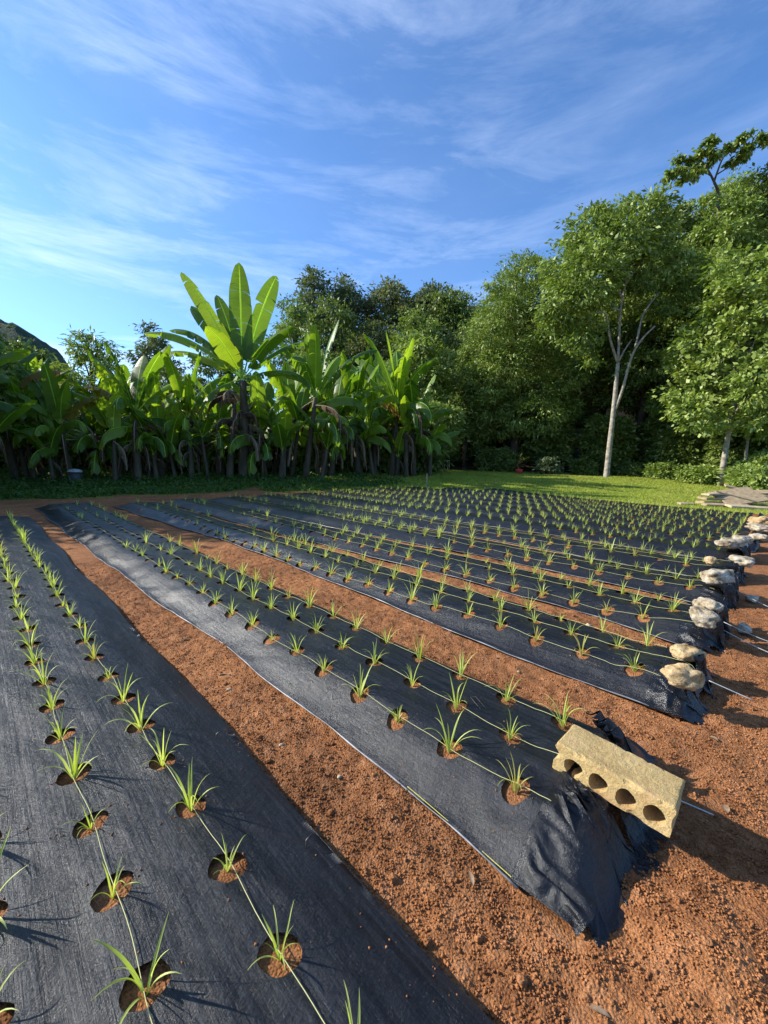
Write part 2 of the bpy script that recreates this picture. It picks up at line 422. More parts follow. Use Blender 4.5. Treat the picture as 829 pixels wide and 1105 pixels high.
SEEDS = []
CUT = .20                                        # each sheet's last stretch hangs freely from here
def simulate(jobs, frames=46):
    """let the loose ends of the sheets fall over the mounds; returns a (verts, faces) pair per job"""
    tmp = []; out = []
    for kind, bi, kw in jobs:
        b = BEDS[bi]
        if kind == 'end':
            st = kw['st']; y1 = b.y0 + CUT + .03; y0 = b.y0 - kw.get('tail', .10); ny = int((y1 - y0) / st) + 1
            f0, k0 = float(b.f(b.y0 + CUT)) + .004, float(b.b(b.y0 + CUT)) - .004; nx = int((k0 - f0) / st) + 1
            U, Y = np.meshgrid(np.linspace(0, 1, nx), np.linspace(y1, y0, ny), indexing='ij')
            yc = np.maximum(Y, b.y0 + .12); X = f0 + (k0 - f0) * U
            Z = b.top(X, yc) + .008 + .004 * fbm2(X * 14, Y * 14, 2, bi)
            pin = ((Y > b.y0 + CUT - .002) | (((U < 1.2 / nx) | (U > 1 - 1.2 / nx)) & (Y > b.y0 + .04))).ravel()
        else:
            # a gathered bunch: pleated tight at the top, spreading to its foot
            T, ang, wt, Pf, Qf, nw, amp = kw['fan']; nx, ny = kw['res']; T, Pf, Qf = (np.array(q, float) for q in (T, Pf, Qf))
            U, V = np.meshgrid(np.linspace(0, 1, nx), np.linspace(0, 1, ny), indexing='ij'); u, v = U.ravel()[:, None], V.ravel()[:, None]
            al = np.array([math.cos(ang), math.sin(ang), 0]); ac = np.array([-math.sin(ang), math.cos(ang), 0])
            zig = np.cos(u * nw * 2 * np.pi + 1.3 * np.sin(u * 9 + bi)) * amp * (.7 + .5 * np.sin(u * 14 + bi))
            top = T + al * (u - .5) * wt + ac * zig + np.array([0, 0, .6]) * np.abs(zig); bot = Pf + (Qf - Pf) * u + np.array([0, 0, 1]) * zig * .5
            Pt = top + (bot - top) * v + np.array([0, 0, 1]) * .05 * np.sin(np.pi * v)
            X, Y, Z = Pt[:, 0].reshape(nx, ny), Pt[:, 1].reshape(nx, ny), Pt[:, 2].reshape(nx, ny); pin = (V < .5 / ny).ravel()
        i = np.arange(nx * ny).reshape(nx, ny)
        F = np.column_stack([i[:-1, :-1].ravel(), i[:-1, 1:].ravel(), i[1:, 1:].ravel(), i[1:, :-1].ravel()])
        me = bpy.data.meshes.new('tmp'); P = np.column_stack([X.ravel(), Y.ravel(), Z.ravel()]); me.from_pydata(P.tolist(), [], F.tolist())
        o = bpy.data.objects.new('tmp', me); C.objects.link(o)
        m = o.modifiers.new('cloth', 'CLOTH'); cs = m.settings; cs.quality = 7; cs.mass = .16; cs.air_damping = 2.5
        cs.tension_stiffness = cs.compression_stiffness = 12; cs.shear_stiffness = 6; cs.bending_stiffness = .12
        cs.shrink_min = -kw.get('grow', .13); cs.shrink_max = -kw.get('grow', .13)
        if pin.any():
            vg = o.vertex_groups.new(name='pin'); vg.add([int(q) for q in np.where(pin)[0]], 1.0, 'REPLACE'); cs.vertex_group_mass = 'pin'
        m.collision_settings.collision_quality = 4; m.collision_settings.distance_min = .004; m.point_cache.frame_start = 1; m.point_cache.frame_end = frames
        tmp.append(o); out.append((o, F))
    for bi in sorted({q[1] for q in jobs}):
        b = BEDS[bi]; xs = np.linspace(float(b.f(.3)) - .2, float(b.b(.3)) + .2, 60); ys = np.linspace(b.y0 - .5, b.y0 + .7, 60)
        X, Y = np.meshgrid(xs, ys, indexing='ij'); i = np.arange(3600).reshape(60, 60)
        F = np.column_stack([i[:-1, :-1].ravel(), i[1:, :-1].ravel(), i[1:, 1:].ravel(), i[:-1, 1:].ravel()])
        inside = (X > b.f(Y)) & (X < b.b(Y)); Z = np.where(inside, b.base(X, Y) - .006, terrain(X, Y) + .002)
        me = bpy.data.meshes.new('tmp'); me.from_pydata(np.column_stack([X.ravel(), Y.ravel(), Z.ravel()]).tolist(), [], F.tolist())
        o = bpy.data.objects.new('tmp', me); C.objects.link(o); o.modifiers.new('col', 'COLLISION'); o.collision.thickness_outer = .003; o.collision.cloth_friction = 25; tmp.append(o)
    mb = MB(); mb.box((1.66, .312, .213), (.196, .40, .118)); me = bpy.data.meshes.new('tmp'); me.from_pydata(np.concatenate(mb.v).tolist(), [], mb.f)
    o = bpy.data.objects.new('tmp', me); C.objects.link(o); o.modifiers.new('col', 'COLLISION'); o.collision.thickness_outer = .003; tmp.append(o)
    for fr in range(1, frames + 1): SC.frame_set(fr)
    dg = bpy.context.evaluated_depsgraph_get(); res = []
    for o, F in out:
        ev = o.evaluated_get(dg).to_mesh(); v = np.zeros(len(ev.vertices) * 3, np.float32); ev.vertices.foreach_get('co', v); res.append((v.reshape(-1, 3).copy(), F))
    for o in tmp: bpy.data.objects.remove(o, do_unlink=True)
    SC.frame_set(1)
    return res

JOBS = [('end', 1, dict(st=.0125, tail=-.01, grow=.15)), ('end', 2, dict(st=.014, tail=.0, grow=.16)), ('end', 3, dict(st=.018, tail=.0, grow=.16)), ('end', 4, dict(st=.02, tail=.0, grow=.16)),
        ('end', 5, dict(st=.026, tail=.0, grow=.16)), ('end', 6, dict(st=.03, tail=.0, grow=.16)),
        ('fan', 1, dict(fan=((1.47, .42, .168), -.5, .13, (1.14, .20, .05), (1.60, .09, .07), 6, .032), res=(100, 44), grow=.03)),
        ('fan', 1, dict(fan=((1.66, .33, .142), .0, .16, (1.50, .12, .06), (1.90, .08, .06), 5, .030), res=(84, 34), grow=.03)),
        ('fan', 1, dict(fan=((1.90, .44, .215), .9, .14, (1.84, .14, .07), (2.17, .22, .07), 5, .040), res=(90, 44), grow=.04)),
        ('fan', 2, dict(fan=((2.76, .28, .175), -.4, .14, (2.60, .10, .05), (2.88, .08, .06), 4, .030), res=(64, 30), grow=.03)),
        ('fan', 2, dict(fan=((3.14, .26, .215), .5, .20, (2.88, .08, .07), (3.42, .12, .07), 6, .045), res=(96, 36), grow=.04))]
for _b, _c in ((3, 4.15), (4, 5.40), (5, 6.70), (6, 8.15)):
    _w = (float(BEDS[_b].b(.3)) - float(BEDS[_b].f(.3)))
    JOBS.append(('fan', _b, dict(fan=((_c - _w * .15, .24, .225), .0, _w * .30, (_c - _w * .46, .06, .07), (_c + _w * .04, .04, .07), 5, .05), res=(64, 26), grow=.04)))
    JOBS.append(('fan', _b, dict(fan=((_c + _w * .22, .24, .225), .2, _w * .28, (_c - _w * .04, .04, .07), (_c + _w * .46, .07, .07), 5, .05), res=(64, 26), grow=.04)))
import time as _t
_t0 = _t.time()
DRAPED = list(zip(JOBS, simulate(JOBS)))
print('cloth', round(_t.time() - _t0, 1), 's')
def build_bed(bi):
    b = BEDS[bi]; e = empty('planting_bed', (0, 0, 0))
    holes = hole_list(bi)
    if bi == 1: holes = [h for h in holes if not (h[3] == 1 and h[4] == -1)]
    near = bi < 5; nseg = 22 if bi < 2 else (16 if near else 8)
    # domain points: rows across, growing coarser with distance
    ys = [b.y0]; 
    while ys[-1] < b.y1:
        y = ys[-1]; dist = math.hypot(b.rows[1], y); ys.append(y + max(.016, min(.20, .011 * dist)) * (1 if bi < 4 else 1.5))
    ys[-1] = b.y1
    nx = [46, 44, 34, 28, 22, 18, 16][bi] if bi < 7 else 12
    xs = np.linspace(0, 1, nx); pts = []; 
    hx = np.array([h[0] for h in holes]); hy = np.array([h[1] for h in holes]); hr = np.array([h[2] for h in holes])
    for y in ys:
        f, k = float(b.f(y)), float(b.b(y))
        for t in xs:
            x = f + (k - f) * t; d = np.hypot(hx - x, hy - y)
            if np.all(d > hr * 1.18): pts.append((x, y))
    edges = []
    for (cx, cy, r, _, _, ph) in holes:
        n0 = len(pts)
        for j in range(nseg):
            a = 2 * math.pi * j / nseg; rr = r * (1 + .07 * math.sin(2 * a + ph) + .03 * math.sin(5 * a + 2 * ph) + .05 * (random.random() - .5))
            pts.append((cx + rr * math.cos(a), cy + rr * math.sin(a)))
        edges += [(n0 + j, n0 + (j + 1) % nseg) for j in range(nseg)]
    V, _, F, OV, *_r = delaunay_2d_cdt([Vector(p) for p in pts], edges, [], 0, 1e-5)
    npt = len(pts) - nseg * len(holes); hid = np.array([((l[0] - npt) // nseg if l and l[0] >= npt else -1) for l in OV])
    V = np.array([(v.x, v.y) for v in V]); F = np.array([list(f) for f in F if len(f) == 3])
    cen = V[F].mean(1); hf = hid[F]; keep = ~((hf[:, 0] >= 0) & (hf[:, 0] == hf[:, 1]) & (hf[:, 1] == hf[:, 2]))
    if 0 < bi < 7: keep &= cen[:, 1] > b.y0 + CUT
    # skinny triangles outside the sheet's outline
    keep &= (cen[:, 0] > b.f(cen[:, 1]) - .002) & (cen[:, 0] < b.b(cen[:, 1]) + .002)
    z = b.top(V[:, 0], V[:, 1]); P3 = np.column_stack([V, z])
    # tucked or lifted rim
    d1 = V[:, 0] - b.f(V[:, 1]); P3[:, 2] += .012 * (1 - ss(d1, 0, .03)) * ss(fbm2(V[:, 1] * 2.5, b.rows[0], 2, 41), -.3, .3)
    mesh_obj('mulch_sheet', P3, F[keep], M['sheet'] if bi < 3 else M['sheet_far'], e)
    # soil under the sheet, seen through the holes
    sy = np.arange(b.y0 + .06, b.y1 - .1, .03 if bi < 3 else .12); sx = np.linspace(.06, .94, 46 if bi < 3 else 14)
    YY, TT = np.meshgrid(sy, sx, indexing='ij'); XX = b.f(YY) + (b.b(YY) - b.f(YY)) * TT
    hh = b.base(XX, YY) - .017 + (.026 * fbm2(XX * 24, YY * 24, 4, 4) if bi < 3 else 0)
    g = ss(b.top(XX, YY) - terrain(XX, YY), .03, .06); hh = np.minimum(hh, b.top(XX, YY) - .014); hh = terrain(XX, YY) - .02 + (hh - terrain(XX, YY) + .02) * g
    m, n = XX.shape; idx = np.arange(m * n).reshape(m, n)
    Fq = np.column_stack([idx[:-1, :-1].ravel(), idx[:-1, 1:].ravel(), idx[1:, 1:].ravel(), idx[1:, :-1].ravel()])
    mesh_obj('soil_mound', np.column_stack([XX.ravel(), YY.ravel(), hh.ravel()]), Fq, M['bedsoil'], e)
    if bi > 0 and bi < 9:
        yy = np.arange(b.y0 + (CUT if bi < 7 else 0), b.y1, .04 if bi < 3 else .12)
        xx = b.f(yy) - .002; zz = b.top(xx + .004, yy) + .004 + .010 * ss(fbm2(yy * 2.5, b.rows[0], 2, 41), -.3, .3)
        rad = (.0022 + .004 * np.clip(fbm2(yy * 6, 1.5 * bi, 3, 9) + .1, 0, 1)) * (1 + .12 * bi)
        mb = MB(); mb.tube(np.column_stack([xx, yy, zz]), rad, 6); mb.build('selvedge_highlight', M['rim'], e)  # pale tube paints the sky highlight along the sheet's curled, frayed edge
    if bi == 1:
        yy = np.linspace(b.y0 + CUT, .95, 60); xx = b.f(yy) + .010; mb = MB()
        mb.tube(np.column_stack([xx, yy, b.top(xx, yy) + .003]), .0018, 5); mb.build('marking_thread', M['selv'], e)
    for h in holes:
        zz = float(b.base(h[0], h[1])) - .022; SEEDS.append((bi, h[3], h[4], h[0], h[1], zz))
    # gathered end of the sheet
    for (kind, bj, kw), (v, f) in DRAPED:
        if bj == bi:
            o = mesh_obj('draped_end' if kind == 'end' else 'gathered_fold', v, f, M['fold'], e)
            sm = o.modifiers.new('smooth', 'SUBSURF'); sm.levels = sm.render_levels = 1
    if bi > 6: end_skirt(b, bi, e)
    seen = 'black woven ground-cover bed with three rows of planting holes, '
    lab = {0: 'leftmost black-covered planting bed, wide in the foreground, three rows of seedlings',
           1: 'second black-covered bed from the left, its gathered end pinned by the yellowish block',
           2: 'third black-covered bed from the left, its end held by two tan stones',
           3: 'fourth black-covered bed from the left, two whitish stones on its gathered end',
           4: 'fifth black-covered bed from the left, one big white stone on its end',
           5: 'sixth black-covered bed from the left, flat white stone on its draped end',
           6: 'seventh black-covered bed from the left, long flat pale stone on its end'}.get(bi)
    if lab is None: lab = ('%s black-covered bed from the left, in the far part of the field' % BNAME[bi]) if bi < 12 else 'farthest black-covered bed, its far edge against the green lawn'
    tag(e, lab, 'planting bed', 'black-covered planting beds')
    return e

def end_skirt(b, bi, e):
    ns, nt_ = (240, 44) if bi < 4 else (50, 10)
    s = np.linspace(0, 1, ns)[:, None] + np.zeros((1, nt_)); t = np.zeros((ns, 1)) + np.linspace(0, 1, nt_)[None]
    yt = b.y0 + .10
    x = b.f(yt) + (b.b(yt) - b.f(yt)) * (.02 + .96 * s)
    ztop = b.top(x, np.full_like(x, yt)) + .004
    hump = (ztop - terrain(x, yt))
    lean = (.35 - s) * t * .55                                             # pleats run together towards the top
    q = np.column_stack([((s + lean) * 8.5).ravel(), (t * .7).ravel(), np.full(s.size, bi * 2.3)]); q = q + .35 * np.column_stack([vn3(q * 1.3, 3), vn3(q * 1.3, 4), q[:, 0] * 0])
    pl = (.75 * ridged(q, 1) + .42 * ridged(q * 2.2, 2) + .18 * ridged(q * 4.7, 5)).reshape(s.shape)
    out = ss(t, 0, .25) * .02 + t * .09
    amp = .042 * np.sin(np.pi * np.clip(t * .9 + .08, 0, 1)) * (hump / .12)
    y = yt - out * 1.1 - amp * (pl + .4)
    z = terrain(x, yt) + hump * (1 - ss(t, .0, 1.0) ** .8) + .004 + .020 * pl * (1 - t) * ss(t, 0, .12)
    x = x + .02 * fbm2(s * 9, t * 3, 2, 5 + bi)
    P = np.column_stack([x.ravel(), y.ravel(), z.ravel()]); idx = np.arange(ns * nt_).reshape(ns, nt_)
    F = np.column_stack([idx[:-1, :-1].ravel(), idx[1:, :-1].ravel(), idx[1:, 1:].ravel(), idx[:-1, 1:].ravel()])
    mesh_obj('end_skirt', P, F, M['fold'], e)

def crumple(e, p0, p1, w, h, seed, flat=1.0, freq=2.6, n=110, m=70):
    """a gathered heap of the sheet running from p0 to p1, half width w, height h, with sharp creases along it"""
    p0, p1 = np.array(p0, float), np.array(p1, float); d = p1 - p0; L = np.linalg.norm(d); d /= L
    side = np.cross([0, 0, 1.0], d); side /= np.linalg.norm(side)
    U, Vv = np.meshgrid(np.linspace(0, 1, n), np.linspace(-1, 1, m), indexing='ij'); u, v = U.ravel(), Vv.ravel()
    q = np.column_stack([u * L / w * .55, v * freq * .62, np.full_like(u, seed * 3.1)])
    wq = q + .55 * np.column_stack([vn3(q * .9, 11), vn3(q * .9, 12), 0 * u])
    cr = .55 * ridged(wq, seed) + .30 * ridged(wq * 2.1, seed + 3) + .16 * ridged(wq * 4.3, seed + 5)
    env = np.sin(np.pi * np.clip(u * .96 + .03, 0, 1)) ** .45; wd = w * (.62 + .38 * env) * (1 + .25 * vn3(q * .7, 7))
    dome = np.clip(1 - np.abs(v) ** 2.2, 0, 1)
    zz = h * env * (dome * (.62 + .42 * cr) ) + .035 * w / .05 * cr * (1 - dome) * .2
    lat = wd * v * flat + .30 * w * vn3(wq * 1.3, seed + 8) * dome
    P = p0 + np.outer(u * L, d) + np.outer(lat, side) + np.outer(zz, [0, 0, 1.0]) - np.outer((1 - dome) * .030, [0, 0, 1.0])
    idx = np.arange(n * m).reshape(n, m)
    F = np.column_stack([idx[:-1, :-1].ravel(), idx[1:, :-1].ravel(), idx[1:, 1:].ravel(), idx[:-1, 1:].ravel()])
    return mesh_obj('gathered_fold', P, F, M['fold'], e)

beds = [build_bed(i) for i in range(len(BEDS))]
# ------------------------------------------------------------------ ground and lawn
def in_beds(x, y, pad=0.0):
    m = np.zeros(np.shape(x), bool)
    for b in BEDS: m |= (x > b.f(y) + pad) & (x < b.b(y) - pad) & (y > b.y0 + pad) & (y < b.y1 - pad)
    return m

def field_edge(y): return np.interp(y, [-6, 0, 2, 9.6, 12.5], [17.3, 17.2, 17.2, 15.4, 13.6])
def grid_mesh(xs, ys):
    X, Y = np.meshgrid(xs, ys, indexing='ij'); m, n = X.shape; i = np.arange(m * n).reshape(m, n)
    F = np.column_stack([i[:-1, :-1].ravel(), i[1:, :-1].ravel(), i[1:, 1:].ravel(), i[:-1, 1:].ravel()])
    return X.ravel(), Y.ravel(), F

def sub(X, Y, Z, F, keep):
    F = F[keep]; u, inv = np.unique(F.ravel(), return_inverse=True)
    return np.column_stack([X[u], Y[u], Z[u]]), inv.reshape(F.shape)

x0, x1, y0_, y1_ = .5, 5.5, -1.75, 6.0
xs = np.unique(np.concatenate([np.linspace(-260, -30, 30), np.arange(-30, -6, 1.0), np.arange(-6, 40, .25), np.arange(40, 80, 1.0), np.linspace(80, 330, 40)]).round(3))
ys = np.unique(np.concatenate([np.linspace(-200, -20, 20), np.arange(-20, -4, 1.0), np.arange(-4, 26, .25), np.arange(26, 80, 1.0), np.linspace(80, 330, 40)]).round(3))
X, Y, F = grid_mesh(xs, ys); Z = terrain(X, Y)
fx, fy = X[F].mean(1), Y[F].mean(1)
def soil_mask(fx, fy):
    r_, f_ = to_cam(fx, fy); nz = fbm2(fx * .7, fy * .7, 3, 2)
    m = (fx < field_edge(fy) + nz * .5) & (fy < 14.2 + .9 * nz) & (f_ < 15.2 + nz * 1.3) | ((f_ < 14) & (fy < 13))
    return m & (fx < field_edge(fy) + nz * .5)
hole = (fx > x0) & (fx < x1) & (fy > y0_) & (fy < y1_)
soil = soil_mask(fx, fy)
v, f = sub(X, Y, Z, F, soil & ~hole); tag(mesh_obj('ground', v, f, M['soil']), kind='structure')
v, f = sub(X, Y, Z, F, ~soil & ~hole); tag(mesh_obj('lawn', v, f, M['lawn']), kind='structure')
# fine soil near the photographer
st = .0125
X, Y, F = grid_mesh(np.linspace(x0, x1, int((x1 - x0) / st) + 1), np.linspace(y0_, y1_, int((y1_ - y0_) / .0175) + 1))
edge = np.minimum(np.minimum(X - x0, x1 - X), np.minimum(Y - y0_, y1_ - Y)); e_ = ss(edge, 0, .2)
Z = terrain(X, Y) + e_ * (.030 * fbm2(X * 2.2, Y * 2.2, 3, 1) + .013 * fbm2(X * 11, Y * 11, 3, 2) + .011 * fbm2(X * 45, Y * 45, 2, 6))
Z += e_ * .05 * np.exp(-((X - 1.35) ** 2 + (Y + .02) ** 2) / .02)           # loose heap by the bed's corner
for b in BEDS[:4]:
    ins = np.minimum(np.minimum(X - b.f(Y), b.b(Y) - X), Y - b.y0)
    Z = np.where(ins > .0, np.minimum(Z, terrain(X, Y) + .002 - .03 * ss(ins, 0, .1)), Z)
fx, fy = X[F].mean(1), Y[F].mean(1)
keep = ~in_beds(fx, fy, .12)
v, f = sub(X, Y, Z, F, keep); g = mesh_obj('soil_path', v, f, M['soil']); tag(g, kind='structure')

def ground_z(x, y): return terrain(x, y) + .030 * fbm2(x * 2.2, y * 2.2, 3, 1) + .018 * fbm2(x * 11, y * 11, 3, 2) + .05 * np.exp(-((x - 1.35) ** 2 + (y + .02) ** 2) / .02)

# loose crumbs of soil
def crumbs(n, name='soil_crumbs'):
    f = rng.random(n * 4) ** 1.5 * 5.2 + .35; r = (rng.random(n * 4) * 2 - 1) * (f * 1.0 + .35)
    x, y = from_cam(r, f); ok = (x > .55) & (x < 5.4) & (y > -1.5) & (y < 5.9) & ~in_beds(x, y, -.005)
    x, y = x[ok][:n], y[ok][:n]; n = len(x)
    s = .0013 + .0050 * rng.random(n) ** 3.5
    base = np.array([[1, 0, 0], [-1, 0, 0], [0, 1, 0], [0, -1, 0], [0, 0, 1], [0, 0, -1]], float)
    v = base[None] * (.6 + .8 * rng.random((n, 6, 1))) * s[:, None, None]
    a = rng.random(n) * 6.28; c, sn = np.cos(a), np.sin(a)
    v = np.stack([v[..., 0] * c[:, None] - v[..., 1] * sn[:, None], v[..., 0] * sn[:, None] + v[..., 1] * c[:, None], v[..., 2] + v[..., 0] * .3], -1)
    v += np.stack([x, y, ground_z(x, y) + s * .5], -1)[:, None]
    t = np.array([[0, 2, 4], [2, 1, 4], [1, 3, 4], [3, 0, 4], [2, 0, 5], [1, 2, 5], [3, 1, 5], [0, 3, 5]])
    F = (t[None] + (np.arange(n) * 6)[:, None, None]).reshape(-1, 3)
    tag(mesh_obj(name, v.reshape(-1, 3), F, M['crumb'], smooth=False), 'loose granular crumbs of orange soil on the paths', 'soil crumbs', kind='stuff')
crumbs(75000)
def clods(n):
    f = rng.random(n * 4) * 4 + .6; r = (rng.random(n * 4) * 2 - 1) * (f + .3); x, y = from_cam(r, f)
    ok = (x > .6) & (x < 5.2) & (y > -1.3) & (y < 5.8) & ~in_beds(x, y, -.03); x, y = x[ok][:n], y[ok][:n]
    V, F, k = [], [], 0; a = np.linspace(0, 2 * np.pi, 7, endpoint=False)
    for q in range(len(x)):
        s_ = .006 + .010 * random.random() ** 2; rows = []
        for b_ in (-1.1, -.4, .4, 1.1):
            rr = s_ * math.cos(b_); rows.append(np.column_stack([np.cos(a) * rr, np.sin(a) * rr, np.full(7, s_ * .7 * math.sin(b_))]) * (.75 + .5 * rng.random((7, 1))))
        v = np.concatenate(rows) + [x[q], y[q], float(ground_z(x[q], y[q])) + s_ * .35]; V.append(v)
        F += [[k + i * 7 + j, k + i * 7 + (j + 1) % 7, k + (i + 1) * 7 + (j + 1) % 7, k + (i + 1) * 7 + j] for i in range(3) for j in range(7)] + [[k + 21 + j for j in range(7)]]; k += 28
    tag(mesh_obj('soil_clods', np.concatenate(V), F, M['soil'], smooth=False), 'larger clods of orange soil strewn over the paths', 'soil clods', kind='stuff')
clods(200)

def spilled():
    P = []
    for (bi, r, i, x, y, z) in SEEDS:
        if bi > 2 or y > 5: continue
        n = int(rng.integers(6, 26)); a = rng.random(n) * 6.28; d = .045 + np.abs(rng.normal(0, .035, n)); P.append(np.column_stack([x + np.cos(a) * d, y + np.sin(a) * d, np.full(n, bi)]))
    for bi in (0, 1, 2):
        b = BEDS[bi]; n = 260; yy = b.y0 + .3 + rng.random(n) ** 1.5 * 4; side = rng.random(n) < .5
        xx = np.where(side, b.b(yy) - .15 * rng.random(n) ** 2 - .01, b.f(yy) + .15 * rng.random(n) ** 2 + .01); P.append(np.column_stack([xx, yy, np.full(n, bi)]))
    P = np.concatenate(P); hs = np.array([(q[3], q[4]) for q in SEEDS if q[0] < 3])
    ok = np.min(np.hypot(P[:, None, 0] - hs[None, :, 0], P[:, None, 1] - hs[None, :, 1]), axis=1) > .052; P = P[ok]; n = len(P)
    z = np.zeros(n)
    for bi in (0, 1, 2): m = P[:, 2] == bi; z[m] = BEDS[bi].top(P[m, 0], P[m, 1])
    s = .0012 + .0035 * rng.random(n) ** 2.5; base = np.array([[1, 0, 0], [-1, 0, 0], [0, 1, 0], [0, -1, 0], [0, 0, 1], [0, 0, -1]], float)
    v = base[None] * (.5 + .9 * rng.random((n, 6, 1))) * s[:, None, None] + np.column_stack([P[:, :2], z + s * .3])[:, None]
    t = np.array([[0, 2, 4], [2, 1, 4], [1, 3, 4], [3, 0, 4], [2, 0, 5], [1, 2, 5], [3, 1, 5], [0, 3, 5]])
    tag(mesh_obj('spilled_soil', v.reshape(-1, 3), (t[None] + (np.arange(n) * 6)[:, None, None]).reshape(-1, 3), M['crumb'], smooth=False), 'crumbs of soil spilled on the black sheets around the holes', 'spilled soil', kind='stuff')
spilled()

# ------------------------------------------------------------------ strings
for bi in range(6):
    b = BEDS[bi]
    for r in range(3):
        ystart = b.y0 + (.04 if bi else -.0)
        yy = np.arange(ystart, min(b.y1, 11), .03 if bi < 3 else .1)
        xx = b.rows[r] + .006 * np.sin(yy * 5 + r) + .004 * np.sin(yy * 13 + bi)
        zz = b.top(xx, yy) + .006 + .004 * np.abs(np.sin(yy * 10.5))
        mb = MB(); mb.tube(np.column_stack([xx, yy, zz]),   .0011 if bi < 2 else .0014, 5)
        o = mb.build('planting_string', M['string'])
        rowname = ('near row', 'middle row', 'back row')[r] if bi else ('leftmost row', 'middle row', 'rightmost row')[r]
        tag(o, 'yellowish string along the %s of holes on the %s bed' % (rowname, BNAME[bi]), 'string', 'planting strings')

# ------------------------------------------------------------------ seedlings
def blade(L, w, az, e0, bend, seed, n=9):
    """one grassy leaf: rises at elevation e0 and arches over; returns verts, quads"""
    r = np.random.default_rng(seed); p = np.array([0, 0, 0.0]); e = e0; V = []; a = az
    for i in range(n + 1):
        t = i / n; d = np.array([math.cos(a) * math.cos(e), math.sin(a) * math.cos(e), math.sin(e)])
        s = np.array([-math.sin(a), math.cos(a), 0]); u = np.cross(s, d)
        ww = w * (.55 + .45 * min(1, t * 4)) * (1 - t ** 2.6) * .5 + .0004
        V += [p - s * ww + u * ww * -.45, p, p + s * ww + u * ww * -.45]
        p = p + d * L / n; e -= bend * (t ** 1.1) * 2.1 / n; a += .05 * r.standard_normal()
        if e < -1.35: e = -1.35
    q = []
    for i in range(n):
        k = i * 3; q += [[k, k + 1, k + 4, k + 3], [k + 1, k + 2, k + 5, k + 4]]
    return np.array(V), np.array(q)

def seedling_leaves(seed):
    r = random.Random(seed); out = []; n = r.randint(7, 10); a0 = r.random() * 6.28
    sty = r.random()
    for i in range(n):
        az = a0 + i * 2.4 + r.uniform(-.4, .4); cen = i >= n - 3
        L = r.uniform(.14, .22) if cen else r.uniform(.11, .22)
        e0 = r.uniform(1.25, 1.52) if cen else r.uniform(.95, 1.38)
        bend = r.uniform(.1, .9) if cen else r.uniform(1.2, 2.5)
        if sty < .2: bend *= .6
        v, q = blade(L, r.uniform(.0060, .0105), az, e0, bend, seed * 31 + i)
        v = v + np.array([math.cos(az), math.sin(az), 0]) * .0035
        out.append((v, q, r.random()))
    return out

protos_parts = []; protos_mesh = []
NP = 26
for k in range(NP):
    lv = seedling_leaves(100 + k); pale = k % 13 == 12; mt = M['seed_pale'] if pale else M['seedling']
    ms = []
    for v, q, a in lv:
        me = bpy.data.meshes.new('leaf'); me.from_pydata(v.tolist(), [], q.tolist()); me.polygons.foreach_set('use_smooth', np.ones(len(q), bool))
        at_ = me.attributes.new('var', 'FLOAT', 'POINT'); at_.data.foreach_set('value', np.full(len(v), a, np.float32)); me.materials.append(mt); ms.append(me)
    protos_parts.append(ms)
    V = np.concatenate([v for v, q, a in lv]); off = np.cumsum([0] + [len(v) for v, q, a in lv][:-1])
    Q = np.concatenate([q + o for (v, q, a), o in zip(lv, off)]); AT = np.concatenate([np.full(len(v), a) for v, q, a in lv])
    protos_mesh.append((V, Q, AT))

def in_view(x, y, z):
    r, f = to_cam(x, y); 
    if f < .3: return False
    dz = z - CAMZ; cp, sp = math.cos(PITCH), math.sin(PITCH)
    d = f * cp - dz * sp; u = f * sp + dz * cp; X_, Y_ = r / d, u / d
    c, s = math.cos(ROLL), math.sin(ROLL); X_, Y_ = c * X_ + s * Y_, -s * X_ + c * Y_
    return abs(FPX * X_) < 440 and abs(FPX * Y_) < 580

cand = []
for (bi, r, i, x, y, z) in SEEDS:
    rr = random.Random(bi * 1009 + r * 101 + i)
    p = .965 if bi > 1 else 1.0
    if bi in (1, 2, 3) and y > 5.2: p = .30
    if bi in (1,) and y > 4.2 : p = min(p, .55)
    if bi == 4 and y > 8: p = .5
    if rr.random() > p: continue
    if bi == 1 and r == 0 and i == -1: continue
    if not in_view(x, y, z + .1): continue
    cand.append((math.hypot(x, y), bi, r, i, x, y, z))
cand.sort()
RANK = {}
for _d, bi, r, i, x, y, z in sorted(cand, key=lambda q: q[5]): RANK[bi, r, i] = sum(1 for k in RANK if k[0] == bi and k[1] == r)
smesh = {}
def seedling_obj(idx):
    if idx not in smesh:
        V, Q, AT = protos_mesh[idx]
        o = mesh_obj('leek_seedling', V, Q, M['seed_pale'] if idx % 13 == 12 else M['seedling'], attr=AT); smesh[idx] = o.data
        return o
    return link(bpy.data.objects.new('leek_seedling', smesh[idx]))
SEEDLABEL_END = {0: 'camera', 1: 'block', 2: 'tan stones', 3: 'stones', 4: 'stone end', 5: 'stone end', 6: 'stone end'}
rest_V, rest_Q, rest_A, noff = [], [], [], 0
count = 0
